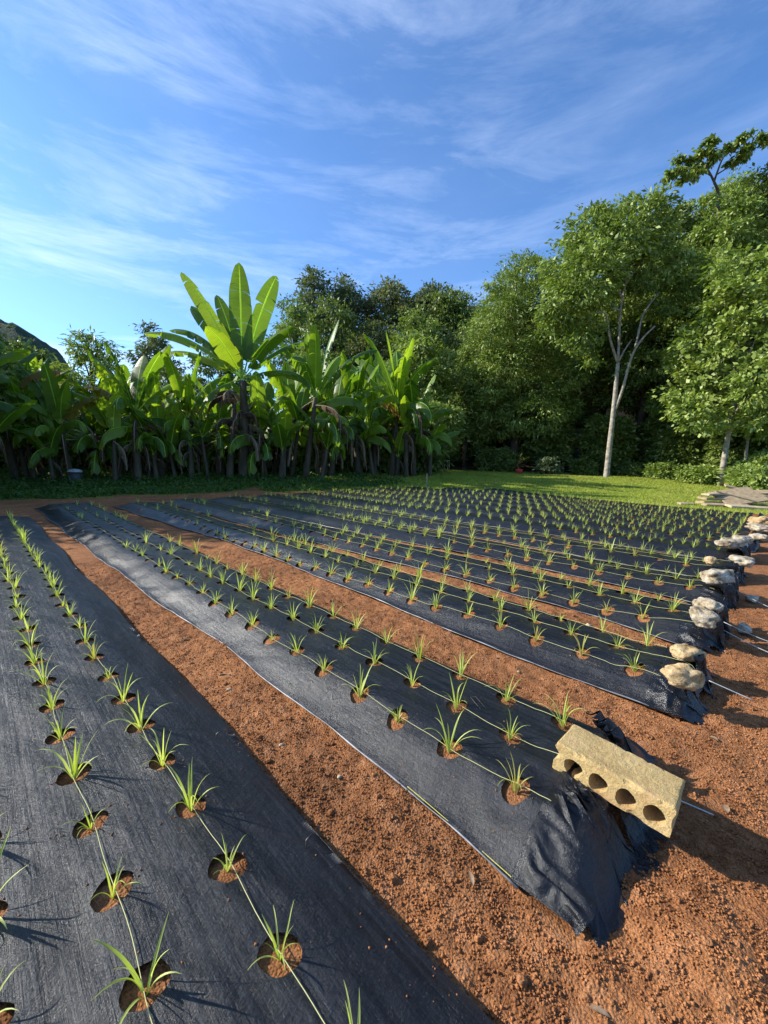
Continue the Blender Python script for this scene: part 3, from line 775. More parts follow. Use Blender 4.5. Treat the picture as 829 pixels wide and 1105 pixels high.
for (d, bi, r, i, x, y, z) in cand:
    rr = random.Random(bi * 77 + r * 1301 + i * 17); idx = rr.randrange(NP); rz = rr.random() * 6.28; sc = rr.choice([rr.uniform(.5, .8), rr.uniform(.75, 1.15), rr.uniform(.75, 1.15)])
    if bi == 0: sc *= .95
    tilt = (rr.uniform(-.12, .12), rr.uniform(-.12, .12), rz)
    if count < 300:
        if count < 70:
            o = empty('leek_seedling', (x, y, z))
            for me in protos_parts[idx]: link(bpy.data.objects.new('leaf', me), o)
        else:
            o = seedling_obj(idx); o.location = (x, y, z)
        o.rotation_euler = tilt; o.scale = (sc, sc, sc)
        rowname = ('near row', 'middle row', 'back row')[r] if bi else ('left row', 'middle row', 'right row')[r]
        kind = 'pale yellowing seedling' if idx % 13 == 12 else ('slim green grassy seedling' if sc < .92 else 'bushy green grassy seedling')
        end = ('from the camera' if bi == 0 else 'from the block' if bi == 1 else 'from the stones')
        tag(o, '%s, %s %s in the %s of the %s bed' % (kind, ORD[RANK[bi, r, i]], end, rowname, BNAME[bi]), 'seedling', 'seedlings in the planting holes')
    else:
        V, Q, AT = protos_mesh[idx]; c, s = math.cos(rz), math.sin(rz)
        W = V * sc * .9; W = np.column_stack([W[:, 0] * c - W[:, 1] * s + x, W[:, 0] * s + W[:, 1] * c + y, W[:, 2] + z])
        rest_V.append(W); rest_Q.append(Q + noff); rest_A.append(AT); noff += len(V)
    count += 1
if rest_V:
    tag(mesh_obj('distant_seedlings', np.concatenate(rest_V), np.concatenate(rest_Q), M['seedling'], attr=np.concatenate(rest_A)),
        'many small green seedlings in rows over the far beds', 'seedlings', kind='stuff')
print('seedlings', count)

# ------------------------------------------------------------------ block, stones, tubes, staples
def build_block():
    L, T, D = .40, .118, .196
    nL, nT = 80, 24
    holes = [(.075, .052), (.165, .052), (.258, .052), (.347, .052)]
    pts = []; edges = []
    # outline with notches in both ends
    out = [(0, 0), (.004, -.0)]
    def outline():
        o = []
        for x in np.linspace(.008, L - .008, 44): o.append((x, 0))
        for a in np.linspace(-1.57, 0, 5): o.append((L - .010 + .010 * math.cos(a), .010 + .010 * math.sin(a)))
        for t in np.linspace(.014, T - .014, 14):
            dd = abs(t - T * .55); o.append((L - .006 * max(0, 1 - (dd / .030) ** 2), t))
        for a in np.linspace(0, 1.57, 5): o.append((L - .010 + .010 * math.cos(a), T - .010 + .010 * math.sin(a)))
        for x in np.linspace(L - .014, .014, 44): o.append((x, T))
        for a in np.linspace(1.57, 3.14, 5): o.append((.010 + .010 * math.cos(a), T - .010 + .010 * math.sin(a)))
        for t in np.linspace(T - .014, .014, 14):
            dd = abs(t - T * .62); o.append((.022 * max(0, 1 - (dd / .028) ** 2), t))
        for a in np.linspace(3.14, 4.71, 5): o.append((.010 + .010 * math.cos(a), .010 + .010 * math.sin(a)))
        return o
    O = outline(); pts += O; n = len(O); edges += [(i, (i + 1) % n) for i in range(n)]; loops = [list(range(n))]
    for k, (hx, hz) in enumerate(holes):
        n0 = len(pts); m = 30
        for j in range(m):
            a = 2 * math.pi * j / m; rr = .0345 * (1 + .05 * math.sin(3 * a + k) + .05 * (random.random() - .5))
            pts.append((hx + rr * math.cos(a) * .98, hz + rr * math.sin(a) * 1.04))
        edges += [(n0 + j, n0 + (j + 1) % m) for j in range(m)]; loops.append(list(range(n0, n0 + m)))
    nb = len(pts)
    for gx in np.arange(.012, L - .01, .009):
        for gz in np.arange(.012, T - .01, .009):
            if all(math.hypot(gx - hx, gz - hz) > .043 for hx, hz in holes): pts.append((gx, gz))
    V, _, F, OV, *_r = delaunay_2d_cdt([Vector(p) for p in pts], edges, [], 1, 1e-6)
    mp_ = {o: i for i, l in enumerate(OV) for o in l}
    V = np.array([(v.x, v.y) for v in V]); F = [list(f) for f in F]
    hs = [set(mp_[q] for q in lp) for lp in loops[1:]]; F = [f for f in F if not any(all(q in h for q in f) for h in hs)]
    loops = [[mp_[q] for q in lp] for lp in loops]; loops = [[q for i, q in enumerate(lp) if q != lp[i - 1]] for lp in loops]
    nv = len(V); lay = 20; P = []; faces = []
    for k in range(lay + 1):
        dep = D * k / lay; P.append(np.column_stack([V[:, 0], np.full(nv, dep), V[:, 1]]))
    P = np.concatenate(P)
    for f in F: faces.append(f[::-1]); faces.append([q + lay * nv for q in f])
    for li, lp in enumerate(loops):
        m = len(lp)
        for k in range(lay):
            for j in range(m):
                a, b = lp[j] + k * nv, lp[(j + 1) % m] + k * nv
                faces.append([a, b, b + nv, a + nv])
    # rough worn faces
    w = P * 55; nse = np.column_stack([vn3(w, 1), vn3(w, 2), vn3(w, 3)]) * .0020 + np.column_stack([vn3(w * .3, 4), vn3(w * .3, 5), vn3(w * .3, 6)]) * .004
    edgey = np.minimum(P[:, 1], D - P[:, 1]); rim = np.minimum(P[:, 2], T - P[:, 2])
    P = P + nse
    cor = (edgey < .004) & (rim < .004); P[cor, 2] += np.where(P[cor, 2] > T / 2, -.005, .005)
    chip = (edgey < .014) & (rim < .014); ck = np.clip(vn3(P * 38, 9) - .12, 0, 1) * .035; P[chip, 2] += (np.where(P[:, 2] > T / 2, -1, 1) * ck)[chip]; P[chip, 1] += (np.where(P[:, 1] > D / 2, -1, 1) * ck)[chip]
    me_o = mesh_obj('cement_block', P, faces, M['block'], smooth=False)
    import bmesh
    bm = bmesh.new(); bm.from_mesh(me_o.data); bmesh.ops.recalc_face_normals(bm, faces=bm.faces); bm.to_mesh(me_o.data); bm.free()
    me_o.location = (1.56, .512, .144); me_o.rotation_euler = (R(-2.1), R(2.9), R(-90.4))
    tag(me_o, 'yellowish cement block with four round holes lying on the second bed\'s end', 'block')
build_block()

def stone(x, y, z, s, label, seed, rz=0):
    n = 40; m = 28; a = np.linspace(0, 2 * np.pi, n, endpoint=False); bb = np.linspace(-.5 * np.pi, .5 * np.pi, m)
    Aa, B = np.meshgrid(a, bb, indexing='ij'); d = np.column_stack([(np.cos(Aa) * np.cos(B)).ravel(), (np.sin(Aa) * np.cos(B)).ravel(), np.sin(B).ravel()])
    d = np.sign(d) * np.abs(d) ** .8
    r = 1.08 + .55 * vn3(d * 1.5 + seed, 1) + .26 * vn3(d * 3.1 + seed, 2) + .10 * vn3(d * 7 + seed, 3) - .16 * np.abs(vn3(d * 5 + seed, 6)) + .07 * vn3(d * 13 + seed, 7) - .10 * np.clip(vn3(d * 8 + seed, 9) - .15, 0, 1)
    v = d * r[:, None] * np.array(s) / 2; c, sn = math.cos(rz), math.sin(rz)
    v = np.column_stack([v[:, 0] * c - v[:, 1] * sn, v[:, 0] * sn + v[:, 1] * c, v[:, 2]])
    i = np.arange(n * m).reshape(n, m); j = np.roll(i, -1, 0)
    F = np.column_stack([i[:, :-1].ravel(), j[:, :-1].ravel(), j[:, 1:].ravel(), i[:, 1:].ravel()])
    o = mesh_obj('stone', v, F, M['stone'], smooth=False); o.location = (x, y, z)
    if label.startswith('tan') or 'yellowish' in label: o.data.materials[0] = M['stone_tan']
    tag(o, label, 'stone', 'stones weighing down the bed ends')
for a in [
    (2.68, .235, .225, (.17, .12, .10), 'tan pitted stone nearest the camera, on the third bed\'s end', 2, -.9),
    (3.10, .27, .205, (.17, .12, .08), 'tan stone behind the pitted stone on the third bed\'s end', 5, -.7),
    (3.88, .27, .235, (.20, .15, .13), 'bulky whitish stone at the near corner of the fourth bed', 9, .3),
    (4.27, .27, .225, (.20, .14, .11), 'whitish stone behind the bulky one on the fourth bed', 12, .8),
    (4.50, .03, .035, (.14, .08, .06), 'small white stone on the soil right of the fourth bed\'s end', 14, .2),
    (5.35, .30, .255, (.34, .20, .16), 'largest white stone, on the end of the fifth bed', 21, -.5),
    (5.62, .02, .035, (.14, .10, .07), 'small white stone on the soil right of the fifth bed\'s end', 23, -.2),
    (6.62, .16, .25, (.30, .22, .10), 'flat white stone on the black drape of the sixth bed', 27, .1),
    (6.45, .46, .22, (.16, .12, .10), 'small yellowish stone behind the sixth bed\'s white stone', 29, .1),
    (7.95, .36, .26, (.50, .28, .14), 'long flat cream stone on the end of the seventh bed', 33, -.5),
    (8.65, .26, .24, (.42, .22, .14), 'cream stone right behind the long flat one', 37, -.3),
    (9.5, .06, .22, (.40, .24, .10), 'pale stone on the eighth bed\'s end', 41, 0),
    (10.7, .10, .26, (.50, .3, .14), 'pale broken stone on the ninth bed\'s end', 47, .4),
    (12.0, .10, .26, (.55, .3, .2), 'yellowish stone on the tenth bed\'s end near the right edge', 52, .4)]:
    stone(*a)

def rod(p, q, label, sag=.0, rad=.0026):
    t = np.linspace(0, 1, 12)[:, None]; P = np.array(p) * (1 - t) + np.array(q) * t; P[:, 2] -= sag * np.sin(np.pi * t[:, 0])
    mb = MB(); mb.tube(P, rad, 7); tag(mb.build('irrigation_tube', M['rod']), label, 'tube', 'tubes sticking out of the bed ends')
rod((1.80, .26, .10), (1.93, .02, .03), 'short pale tube sticking out beneath the cement block')
rod((2.98, .14, .12), (3.02, -.06, .07), 'short pale tube sticking out of the third bed\'s end')
rod((4.02, .16, .13), (3.95, -.32, .03), 'longer white tube running right from the fourth bed\'s end', .02)
rod((4.22, .16, .13), (4.25, -.32, .03), 'white tube behind the longer one at the fourth bed\'s end', .02)
rod((5.45, .16, .14), (5.25, -.32, .02), 'white tube running right from the fifth bed\'s end', .02)

def staple(x, y, bi, label, h=.035, w=.035, rz=0, name='wire_staple', mat='metal', flat=False):
    z = float(BEDS[bi].top(x, y)); mb = MB()
    if flat:
        P = [(-w, -.004, .004), (-w, .10, .006), (w, .10, .006), (w, -.004, .004)]
    else:
        P = [(-w, 0, -.02), (-w, 0, h), (-w * .9, 0, h + .004), (w * .9, 0, h + .004), (w, 0, h), (w, 0, -.02)]
    mb.tube(P, .0014, 5); o = mb.build(name, M[mat]); o.location = (x, y, z); o.rotation_euler = (0, 0, rz)
    tag(o, label, 'staple', 'wire staples in the sheet')
staple(.735, 1.0, 0, 'wire staple in the right edge of the leftmost bed, nearest the camera', rz=.2)
staple(.74, 1.72, 0, 'second wire staple along the right edge of the leftmost bed', rz=.3)
staple(1.30, 1.62, 1, 'wire staple near the front edge of the second bed', rz=1.3)
staple(1.72, .92, 1, 'dark flat wire staple lying between holes in the second bed', w=.015, rz=-.5, flat=True)

# dry leaves, twigs and pebbles on the soil
def litter_leaf(x, y, L, w, rz, label, name='dry_leaf', cat='dry leaf'):
    n = 8; V = []; 
    for i in range(n + 1):
        t = i / n; ww = w * math.sin(math.pi * min(1, t * .97 + .03)) ** .7; zz = .25 * L * math.sin(t * 2.4) * .5
        V += [(t * L, -ww, zz + ww * .5), (t * L, 0, zz), (t * L, ww, zz + ww * .5)]
    q = []
    for i in range(n): k = i * 3; q += [[k, k + 1, k + 4, k + 3], [k + 1, k + 2, k + 5, k + 4]]
    o = mesh_obj(name, V, q, M['litter']); o.location = (x, y, float(ground_z(x, y)) + .006); o.rotation_euler = (0, 0, rz)
    tag(o, label, cat, 'dry leaves on the soil')
litter_leaf(1.045, .55, .045, .008, .9, 'dark dry leaf on the soil beside the second bed\'s front edge')
litter_leaf(1.02, .14, .05, .007, 2.0, 'brown dry leaf on the soil just in front of the second bed\'s corner')
litter_leaf(2.02, -.02, .04, .012, .4, 'pale dry leaf in the shade right of the cement block')
litter_leaf(2.52, .05, .035, .01, 1.4, 'small tan dry leaf on sunny soil beyond the block\'s shadow')
def twig(x, y, L, rz, label):
    mb = MB(); t = np.linspace(0, 1, 6); mb.tube(np.column_stack([t * L, .01 * np.sin(t * 4), .004 + 0 * t]), .004, 6)
    o = mb.build('twig', M['litter']); o.location = (x, y, float(ground_z(x, y)) + .004); o.rotation_euler = (0, 0, rz)
    tag(o, label, 'twig', 'twigs on the path')
twig(1.0, 2.35, .07, -.6, 'pale twig lying on the first soil path')
twig(.98, 2.95, .06, .5, 'short dark twig on the first soil path, farther back')
def pebble(x, y, s, label, seed):
    stone(x, y, float(ground_z(x, y)) + s * .2, (s, s * .8, s * .6), label, seed); o = C.objects[-1]
    o.name = 'pebble'; o['category'] = 'pebble'; o['group'] = 'pebbles on the soil paths'; o.data.materials[0] = M['slab']
pebble(.97, 2.15, .022, 'light pebble on the first path beside the twig', 61)
pebble(.95, 1.55, .02, 'light pebble on the first path in front of the staple', 62)
pebble(1.02, 1.2, .018, 'light pebble on the first path close to the second bed', 63)
pebble(2.40, 1.05, .02, 'light pebble on the path between second and third beds', 64)
pebble(3.62, 1.0, .05, 'yellowish pebble on the path between third and fourth beds', 65)

# ------------------------------------------------------------------ foliage
def leaf_quads(c, axis, L, W, var):
    """rhombic leaves: c centres Nx3, axis Nx3"""
    n = len(c); axis = axis / (np.linalg.norm(axis, axis=1)[:, None] + 1e-9)
    s = np.cross(axis, rng.standard_normal((n, 3)) * .6 + [0, 0, 1]); s /= np.linalg.norm(s, axis=1)[:, None] + 1e-9
    L = L[:, None]; W = W[:, None]; up = np.cross(s, axis)
    v = np.stack([c - axis * L * .5, c + s * W * .5 + up * L * .05, c + axis * L * .5 - up * L * .05, c - s * W * .5 + up * L * .05], 1).reshape(-1, 3)
    return v, np.repeat(var, 4)

def foliage(name, lobes, mat, parent, leaf=.28, ratio=.42, density=1.0, droop=.3, cl=.40, inner=.22):
    """leaf clumps spread over and through ellipsoid lobes (cx,cy,cz,rx,ry,rz)"""
    cs, ax, Ls, Ws, vs = [], [], [], [], []
    lob = np.array(lobes, float)
    for (cx, cy, cz, rx, ry, rz) in lob:
        area = 4 * math.pi * ((rx * ry) ** 1.6 / 3 + (rx * rz) ** 1.6 / 3 + (ry * rz) ** 1.6 / 3) ** (1 / 1.6)
        nc = max(6, int(area * density / (cl * cl * 1.15)))
        d = rng.standard_normal((nc, 3)); d /= np.linalg.norm(d, axis=1)[:, None]
        rad = np.where(rng.random(nc) < inner, .35 + .5 * rng.random(nc), .80 + .36 * rng.random(nc))
        rad *= 1 + .50 * vn3(d * 2.3 + cx, 3)
        p = d * rad[:, None] * [rx, ry, rz] + [cx, cy, cz]
        q = (p[:, None] - lob[None, :, :3]) / lob[None, :, 3:]; ins = (np.linalg.norm(q, axis=2) < .72).sum(1)
        ok = (ins <= 0) | (rng.random(nc) < .35); p, d = p[ok], d[ok]; nc = len(p)
        k = rng.integers(16, 34, nc); idx = np.repeat(np.arange(nc), k); n = len(idx)
        csz = cl * (.6 + .8 * rng.random(nc))
        o = rng.standard_normal((n, 3)) * [1, 1, .55] * csz[idx][:, None] * .6
        a = d[idx] * .7 + o / cl * .6 + rng.standard_normal((n, 3)) * .5 + [0, 0, -droop]
        cs.append(p[idx] + o); ax.append(a); l = leaf * (.6 + .8 * rng.random(n)); Ls.append(l); Ws.append(l * ratio * (.8 + .4 * rng.random(n)))
        vs.append(np.clip(rng.random(nc)[idx] * .6 + rng.random(n) * .4, 0, 1))
    c = np.concatenate(cs); v, a = leaf_quads(c, np.concatenate(ax), np.concatenate(Ls), np.concatenate(Ws), np.concatenate(vs))
    F = np.arange(len(v)).reshape(-1, 4)
    return mesh_obj(name, v, F, mat, parent, smooth=False, attr=a), len(F)

nleaf = 0
def tree(px, f, top, width, label, mat='oak', low=.25, lr=.80, name='tree', bark='bark', leaf=.28, lobes=11, dens=1.0, droop=.3, tr=.16, group=None, cat='tree', shape='round', ratio=.42, dx=0, depthw=None):
    """px: bearing, f: metres ahead, top: photo row of its top, width: photo columns it spans"""
    global nleaf
    lobes = int(lobes * 1.55)
    x, y, z = at(px, f, top * .55 + 505 * .45); H = height_for(px, top, f, z); W = width / FPX * f / 2; Wd = depthw or W * .9
    e = empty(name, (x, y, z)); rr = random.Random(int(px * 7 + f)); lo = []
    for i in range(lobes):
        t = i / max(1, lobes - 1); hz = H * (low + (1 - low) * (t * .84 + .06))
        prof = math.sin(math.pi * min(1, (.22 + t * .74))) ** .6 if shape == 'round' else (1 - .62 * t)
        a = i * 2.4 + rr.random(); rad = W * prof * rr.uniform(.30, .78)
        r = W * lr * rr.uniform(.34, .60) * (prof * .6 + .4); rzz = min(H * (1 - low) * .22, r * rr.uniform(.6, .85))
        hz = min(hz, H - rzz * .95)
        cc, s_ = math.cos(a) * rad, math.sin(a) * rad * Wd / W
        lx, ly = cc * CY - s_ * SY, cc * SY + s_ * CY
        lo.append((lx + dx * CY, ly + dx * SY, hz, r, r, rzz))
    _, n = foliage('crown', lo, M[mat], e, leaf * max(1, f / 34), ratio, dens, droop, .42 * max(1, f / 30)); nleaf += n
    mb = MB(); th = H * (low + (1 - low) * .75)
    t = np.linspace(0, 1, 9); bx = rr.uniform(-.04, .04) * H
    mb.tube(np.column_stack([bx * t ** 2 * CY, bx * t ** 2 * SY, t * th - .3 * (1 - t)]), tr * (1.15 - .9 * t) + .02, 9, wob=.15)
    for q in lo[::1]:
        z0 = max(th * .3, min(th * .9, q[2] * rr.uniform(.5, .8))); k = z0 / th
        p0 = np.array([bx * k * k * CY, bx * k * k * SY, z0]); p1 = np.array(q[:3]); u = np.linspace(0, 1, 6)[:, None]
        mb.tube(p0 * (1 - u) + p1 * u + np.array([0, 0, 1]) * (u * (1 - u)) * H * .04, tr * .38 * (1.1 - .85 * u[:, 0]), 6)
    mb.build('trunk', M[bark], e)
    tag(e, label, cat, group)
    return e

# -- big pale-trunked tree on the lawn, limbs as in the photograph
def cam_pt(px, py, f):
    return np.array(sight(px, py, f))
def pale_tree():
    global nleaf
    f = 26.5; base = cam_pt(655, 517, f); e = empty('pale_trunk_tree', tuple(base))
    mb = MB()
    def limb(pts, r0, r1, dz=(0, 0)):
        P = np.array([cam_pt(a, b, f + dz[0] + (dz[1] - dz[0]) * i / (len(pts) - 1)) for i, (a, b) in enumerate(pts)]) - base
        n = 18; u = np.linspace(0, len(P) - 1, n); Q = np.column_stack([np.interp(u, range(len(P)), P[:, k]) for k in range(3)])
        for _ in range(2): Q[1:-1] = (Q[:-2] + 2 * Q[1:-1] + Q[2:]) / 4
        mb.tube(Q, np.linspace(r0, r1, n), 10, wob=.12)
    limb([(654, 519), (657, 490), (661, 455), (664, 425), (667, 392)], .19, .11)
    limb([(662, 447), (671, 425), (676, 405), (683, 380), (694, 364), (707, 352)], .10, .05, (0, -1))
    limb([(686, 374), (690, 355), (694, 338), (704, 325), (712, 315)], .075, .03, (-.5, 1))
    limb([(667, 392), (661, 375), (657, 362), (656, 345), (654, 338), (648, 336), (643, 338)], .085, .03, (0, -1))
    limb([(667, 392), (668, 370), (669, 345), (671, 325), (676, 305), (678, 285)], .09, .03, (0, .5))
    limb([(669, 335), (664, 333), (660, 333)], .06, .03, (0, -.5))
    limb([(668, 389), (674, 378), (682, 366)], .07, .03)
    limb([(671, 320), (660, 300), (655, 280)], .08, .03, (0, 1)); limb([(676, 305), (690, 285), (700, 262)], .08, .03, (0, 1))
    mb.build('trunk', M['pale_bark'], e)
    lo = []
    for (a, b, w, h, dz) in [(640, 300, 55, 45, -1), (610, 325, 45, 40, 0), (660, 265, 60, 40, 0), (700, 285, 55, 45, 1), (690, 240, 55, 35, 1), (640, 250, 50, 35, 1),
                             (628, 362, 34, 30, 0), (735, 300, 40, 45, 2), (665, 325, 45, 30, 3), (612, 290, 40, 40, 1), (600, 345, 22, 26, 0), (715, 330, 30, 25, 2), (640, 385, 18, 12, 1)]:
        p = cam_pt(a, b, f + dz) - base; lo.append((*p, w / FPX * f / 2 * 1.15, w / FPX * f / 2 * 1.0, h / FPX * f / 2 * 1.15))
    _, n = foliage('crown', lo, M['mango'], e, .30, .42, .85, .35, .45, .25); nleaf += n
    tag(e, 'tall forked tree with pale slender trunk standing at the lawn\'s edge', 'tree')
pale_tree()

# -- forest on the right
tree(563, 34, 262, 132, 'rounded dense tree left of the pale forked trunk, foliage low to the ground', 'mango', .14, tr=.3, lobes=20, ratio=.3, dens=1.0, leaf=.27)
tree(612, 38, 278, 75, 'dark tree filling the gap between the rounded tree and the forked one', 'oak', .15, tr=.25, lobes=12)
tree(800, 22.5, 248, 138, 'large-leaved bright green tree with thin trunk near the timber pile', 'light', .20, .62, tr=.12, lobes=30, leaf=.25, ratio=.6, dens=.55, bark='pale_bark')
tree(705, 34, 200, 110, 'tall tree whose crown rises behind the forked pale trunk', 'oak', .2, tr=.3, lobes=15)
tree(752, 35, 186, 120, 'tall dark tree behind the large-leaved one', 'mango', .15, tr=.3, lobes=16)
tree(815, 32, 158, 130, 'very tall tree at the right edge of the view', 'oak', .12, tr=.35, lobes=18)
tree(862, 24, 205, 80, 'bright green tree cut off by the right edge', 'light', .15, tr=.2, lobes=12, leaf=.32, ratio=.6, dens=.8)
tree(660, 37, 232, 100, 'dark tree deep behind the forked tree', 'oak', .1, tr=.3, lobes=12)
tree(790, 38, 178, 130, 'tall tree deep in the wood at upper right', 'mango', .2, tr=.3, lobes=12)
tree(885, 33, 130, 130, 'tallest tree just beyond the right edge', 'oak', .15, tr=.35, lobes=14)
tree(776, 30, 196, 76, 'bright-topped tree at upper right just under the long-limbed one', 'mango', .45, tr=.3, lobes=12)
# umbrella-leaved tree poking out above the canopy
def spray_tree():
    global nleaf
    f = 31; base = at(772, f, 300); e = empty('umbrella_leaf_tree', base); b = np.array(base); mb = MB()
    def L(pts, r0, r1):
        P = np.array([cam_pt(a, c, f) for a, c in pts]) - b; n = 8; u = np.linspace(0, len(P) - 1, n)
        mb.tube(np.column_stack([np.interp(u, range(len(P)), P[:, k]) for k in range(3)]), np.linspace(r0, r1, n), 7)
    L([(772, 500), (775, 400), (776, 300), (775, 205)], .22, .10)
    L([(775, 205), (768, 190), (763, 180)], .09, .04); L([(771, 195), (778, 175), (785, 163)], .07, .03); L([(774, 188), (790, 178), (797, 172)], .05, .02)
    L([(768, 190), (762, 186), (757, 187)], .05, .02); L([(763, 180), (745, 188), (728, 190)], .04, .02); L([(763, 180), (764, 160), (766, 150)], .04, .02)
    L([(785, 163), (795, 158), (803, 148)], .04, .02); L([(785, 163), (800, 165), (806, 160)], .03, .02)
    mb.build('trunk', M['bark'], e); lo = []
    for (a, c, w) in [(722, 190, 10), (732, 183, 12), (742, 187, 14), (752, 190, 12), (746, 176, 13), (738, 194, 9), (757, 178, 14), (764, 166, 14), (766, 154, 12), (770, 172, 10), (755, 168, 11), (733, 172, 7),
                      (786, 160, 8), (795, 155, 10), (804, 148, 9), (800, 166, 8), (806, 161, 9), (793, 175, 8), (806, 168, 7), (824, 148, 8), (828, 155, 9)]:
        p = cam_pt(a, c, f + random.uniform(-.6, .6)) - b; lo.append((*p, w / FPX * f * .42, w / FPX * f * .42, w / FPX * f * .20))
    _, n = foliage('crown', lo, M['mango'], e, .34, .45, .36, .5, .26, .1); nleaf += n
    tag(e, 'sparse long-limbed tree poking above the wood at upper right', 'tree')
spray_tree()

for px, f, top, w, lab in [(-205, 8.3, 190, 200, 'tree out of view left, nearest the camera, shading the bed ends'), (-190, 10.8, 170, 240, 'tree out of view left, second from the camera'),
                           (-165, 13.6, 180, 230, 'tree out of view left, third from the camera'), (-150, 17, 200, 220, 'tree out of view left, farthest from the camera')]:
    tree(px, f, top, w, lab, 'mango', .12, tr=.15, lobes=13, dens=.6, leaf=.2)

# -- hill behind the middle
G1 = 'trees on the hill behind the banana grove'
for a in [
    (338, 62, 286, 34, 'small round-topped tree standing highest on the hill', 'hill', .45),
    (372, 64, 298, 52, 'grey-green tree just right of the highest hill tree', 'hill', .2),
    (420, 64, 302, 62, 'broad olive tree at the middle of the hilltop', 'olive', .15),
    (462, 62, 309, 55, 'dark tree near the right end of the hilltop', 'hill', .15),
    (484, 58, 316, 44, 'lowest tree on the hilltop\'s right shoulder', 'oak', .1),
    (320, 50, 316, 62, 'bright rounded tree on the hillside just right of the tall banana', 'mango', .12),
    (360, 48, 318, 68, 'dense dark-lobed tree on the hillside behind the banana tops', 'oak', .1),
    (405, 47, 338, 66, 'olive tree halfway up the hillside', 'olive', .1),
    (448, 45, 332, 70, 'mid-green tree on the right half of the hillside', 'mango', .1),
    (488, 44, 352, 50, 'dark green tree low on the hillside beside the rounded tree', 'oak', .08)]:
    px, f, top, w, lab, mt, low = a
    tree(px, f, top, w * 1.25, lab, mt, low, tr=.25, lobes=12, dens=.8, group=G1, leaf=.27)
tree(455, 33, 356, 92, 'light green leafy tree behind the thin pale post-like trunk', 'light', .12, tr=.10, lobes=15, leaf=.30, ratio=.5, bark='pale_bark', dens=.9)
tree(505, 35, 372, 60, 'small dark tree shading the far end of the lawn', 'oak', .15, tr=.15, lobes=9)
tree(395, 30, 395, 80, 'dark bushy tree right behind the banana clump', 'oak', .05, tr=.15, lobes=10)
tree(330, 29, 375, 80, 'bushy mid-green tree behind the second tallest banana', 'mango', .05, tr=.15, lobes=10)
tree(240, 30, 372, 90, 'dark tree behind the tallest banana plant', 'oak', .05, tr=.15, lobes=10)
tree(165, 34, 342, 70, 'grey-green tree far behind the left bananas', 'hill', .1, tr=.2, lobes=9)
tree(100, 25, 352, 78, 'mango tree with long narrow leaves rising above the left bananas', 'light', .2, tr=.15, lobes=10, leaf=.42, ratio=.2, droop=.2, dens=.55)
tree(30, 27, 365, 90, 'dark tree behind the leftmost bananas', 'oak', .05, tr=.15, lobes=10)
tree(-40, 24, 350, 110, 'dark tree beyond the left edge', 'mango', .05, tr=.15, lobes=10)
tree(185, 27, 395, 80, 'bushy dark tree low behind the left bananas', 'oak', .03, tr=.12, lobes=9)
print('leaf quads', nleaf)

# distant wooded ridge at far left
def ridge():
    n, m = 70, 24; V = []; 
    for i in range(n):
        px = -260 + 380 * i / (n - 1); f0 = 150
        crest = np.interp(px, [-260, -60, 0, 30, 50, 75, 120], [255, 332, 342, 352, 366, 384, 470])
        for j in range(m):
            t = j / (m - 1); f = f0 + 40 * t; x, y = from_cam((px - 414.5) / FPX * f, f)
            h = height_for(px, crest, f0 + 40, 0) * math.sin(t * math.pi / 2) ** .8 + 2.2 * float(fbm2(i * .55, j * .7, 3, 7)) * (t > .05)
            V.append((x, y, h - 3 * (1 - t)))
    i = np.arange(n * m).reshape(n, m)
    F = np.column_stack([i[:-1, :-1].ravel(), i[1:, :-1].ravel(), i[1:, 1:].ravel(), i[:-1, 1:].ravel()])
    mm = plain('wooded_ridge', (.045, .065, .040), (.095, .125, .075), .6, .95, .1, 1, 2.5)
    tag(mesh_obj('hill', np.array(V), F, mm), kind='structure')
ridge()

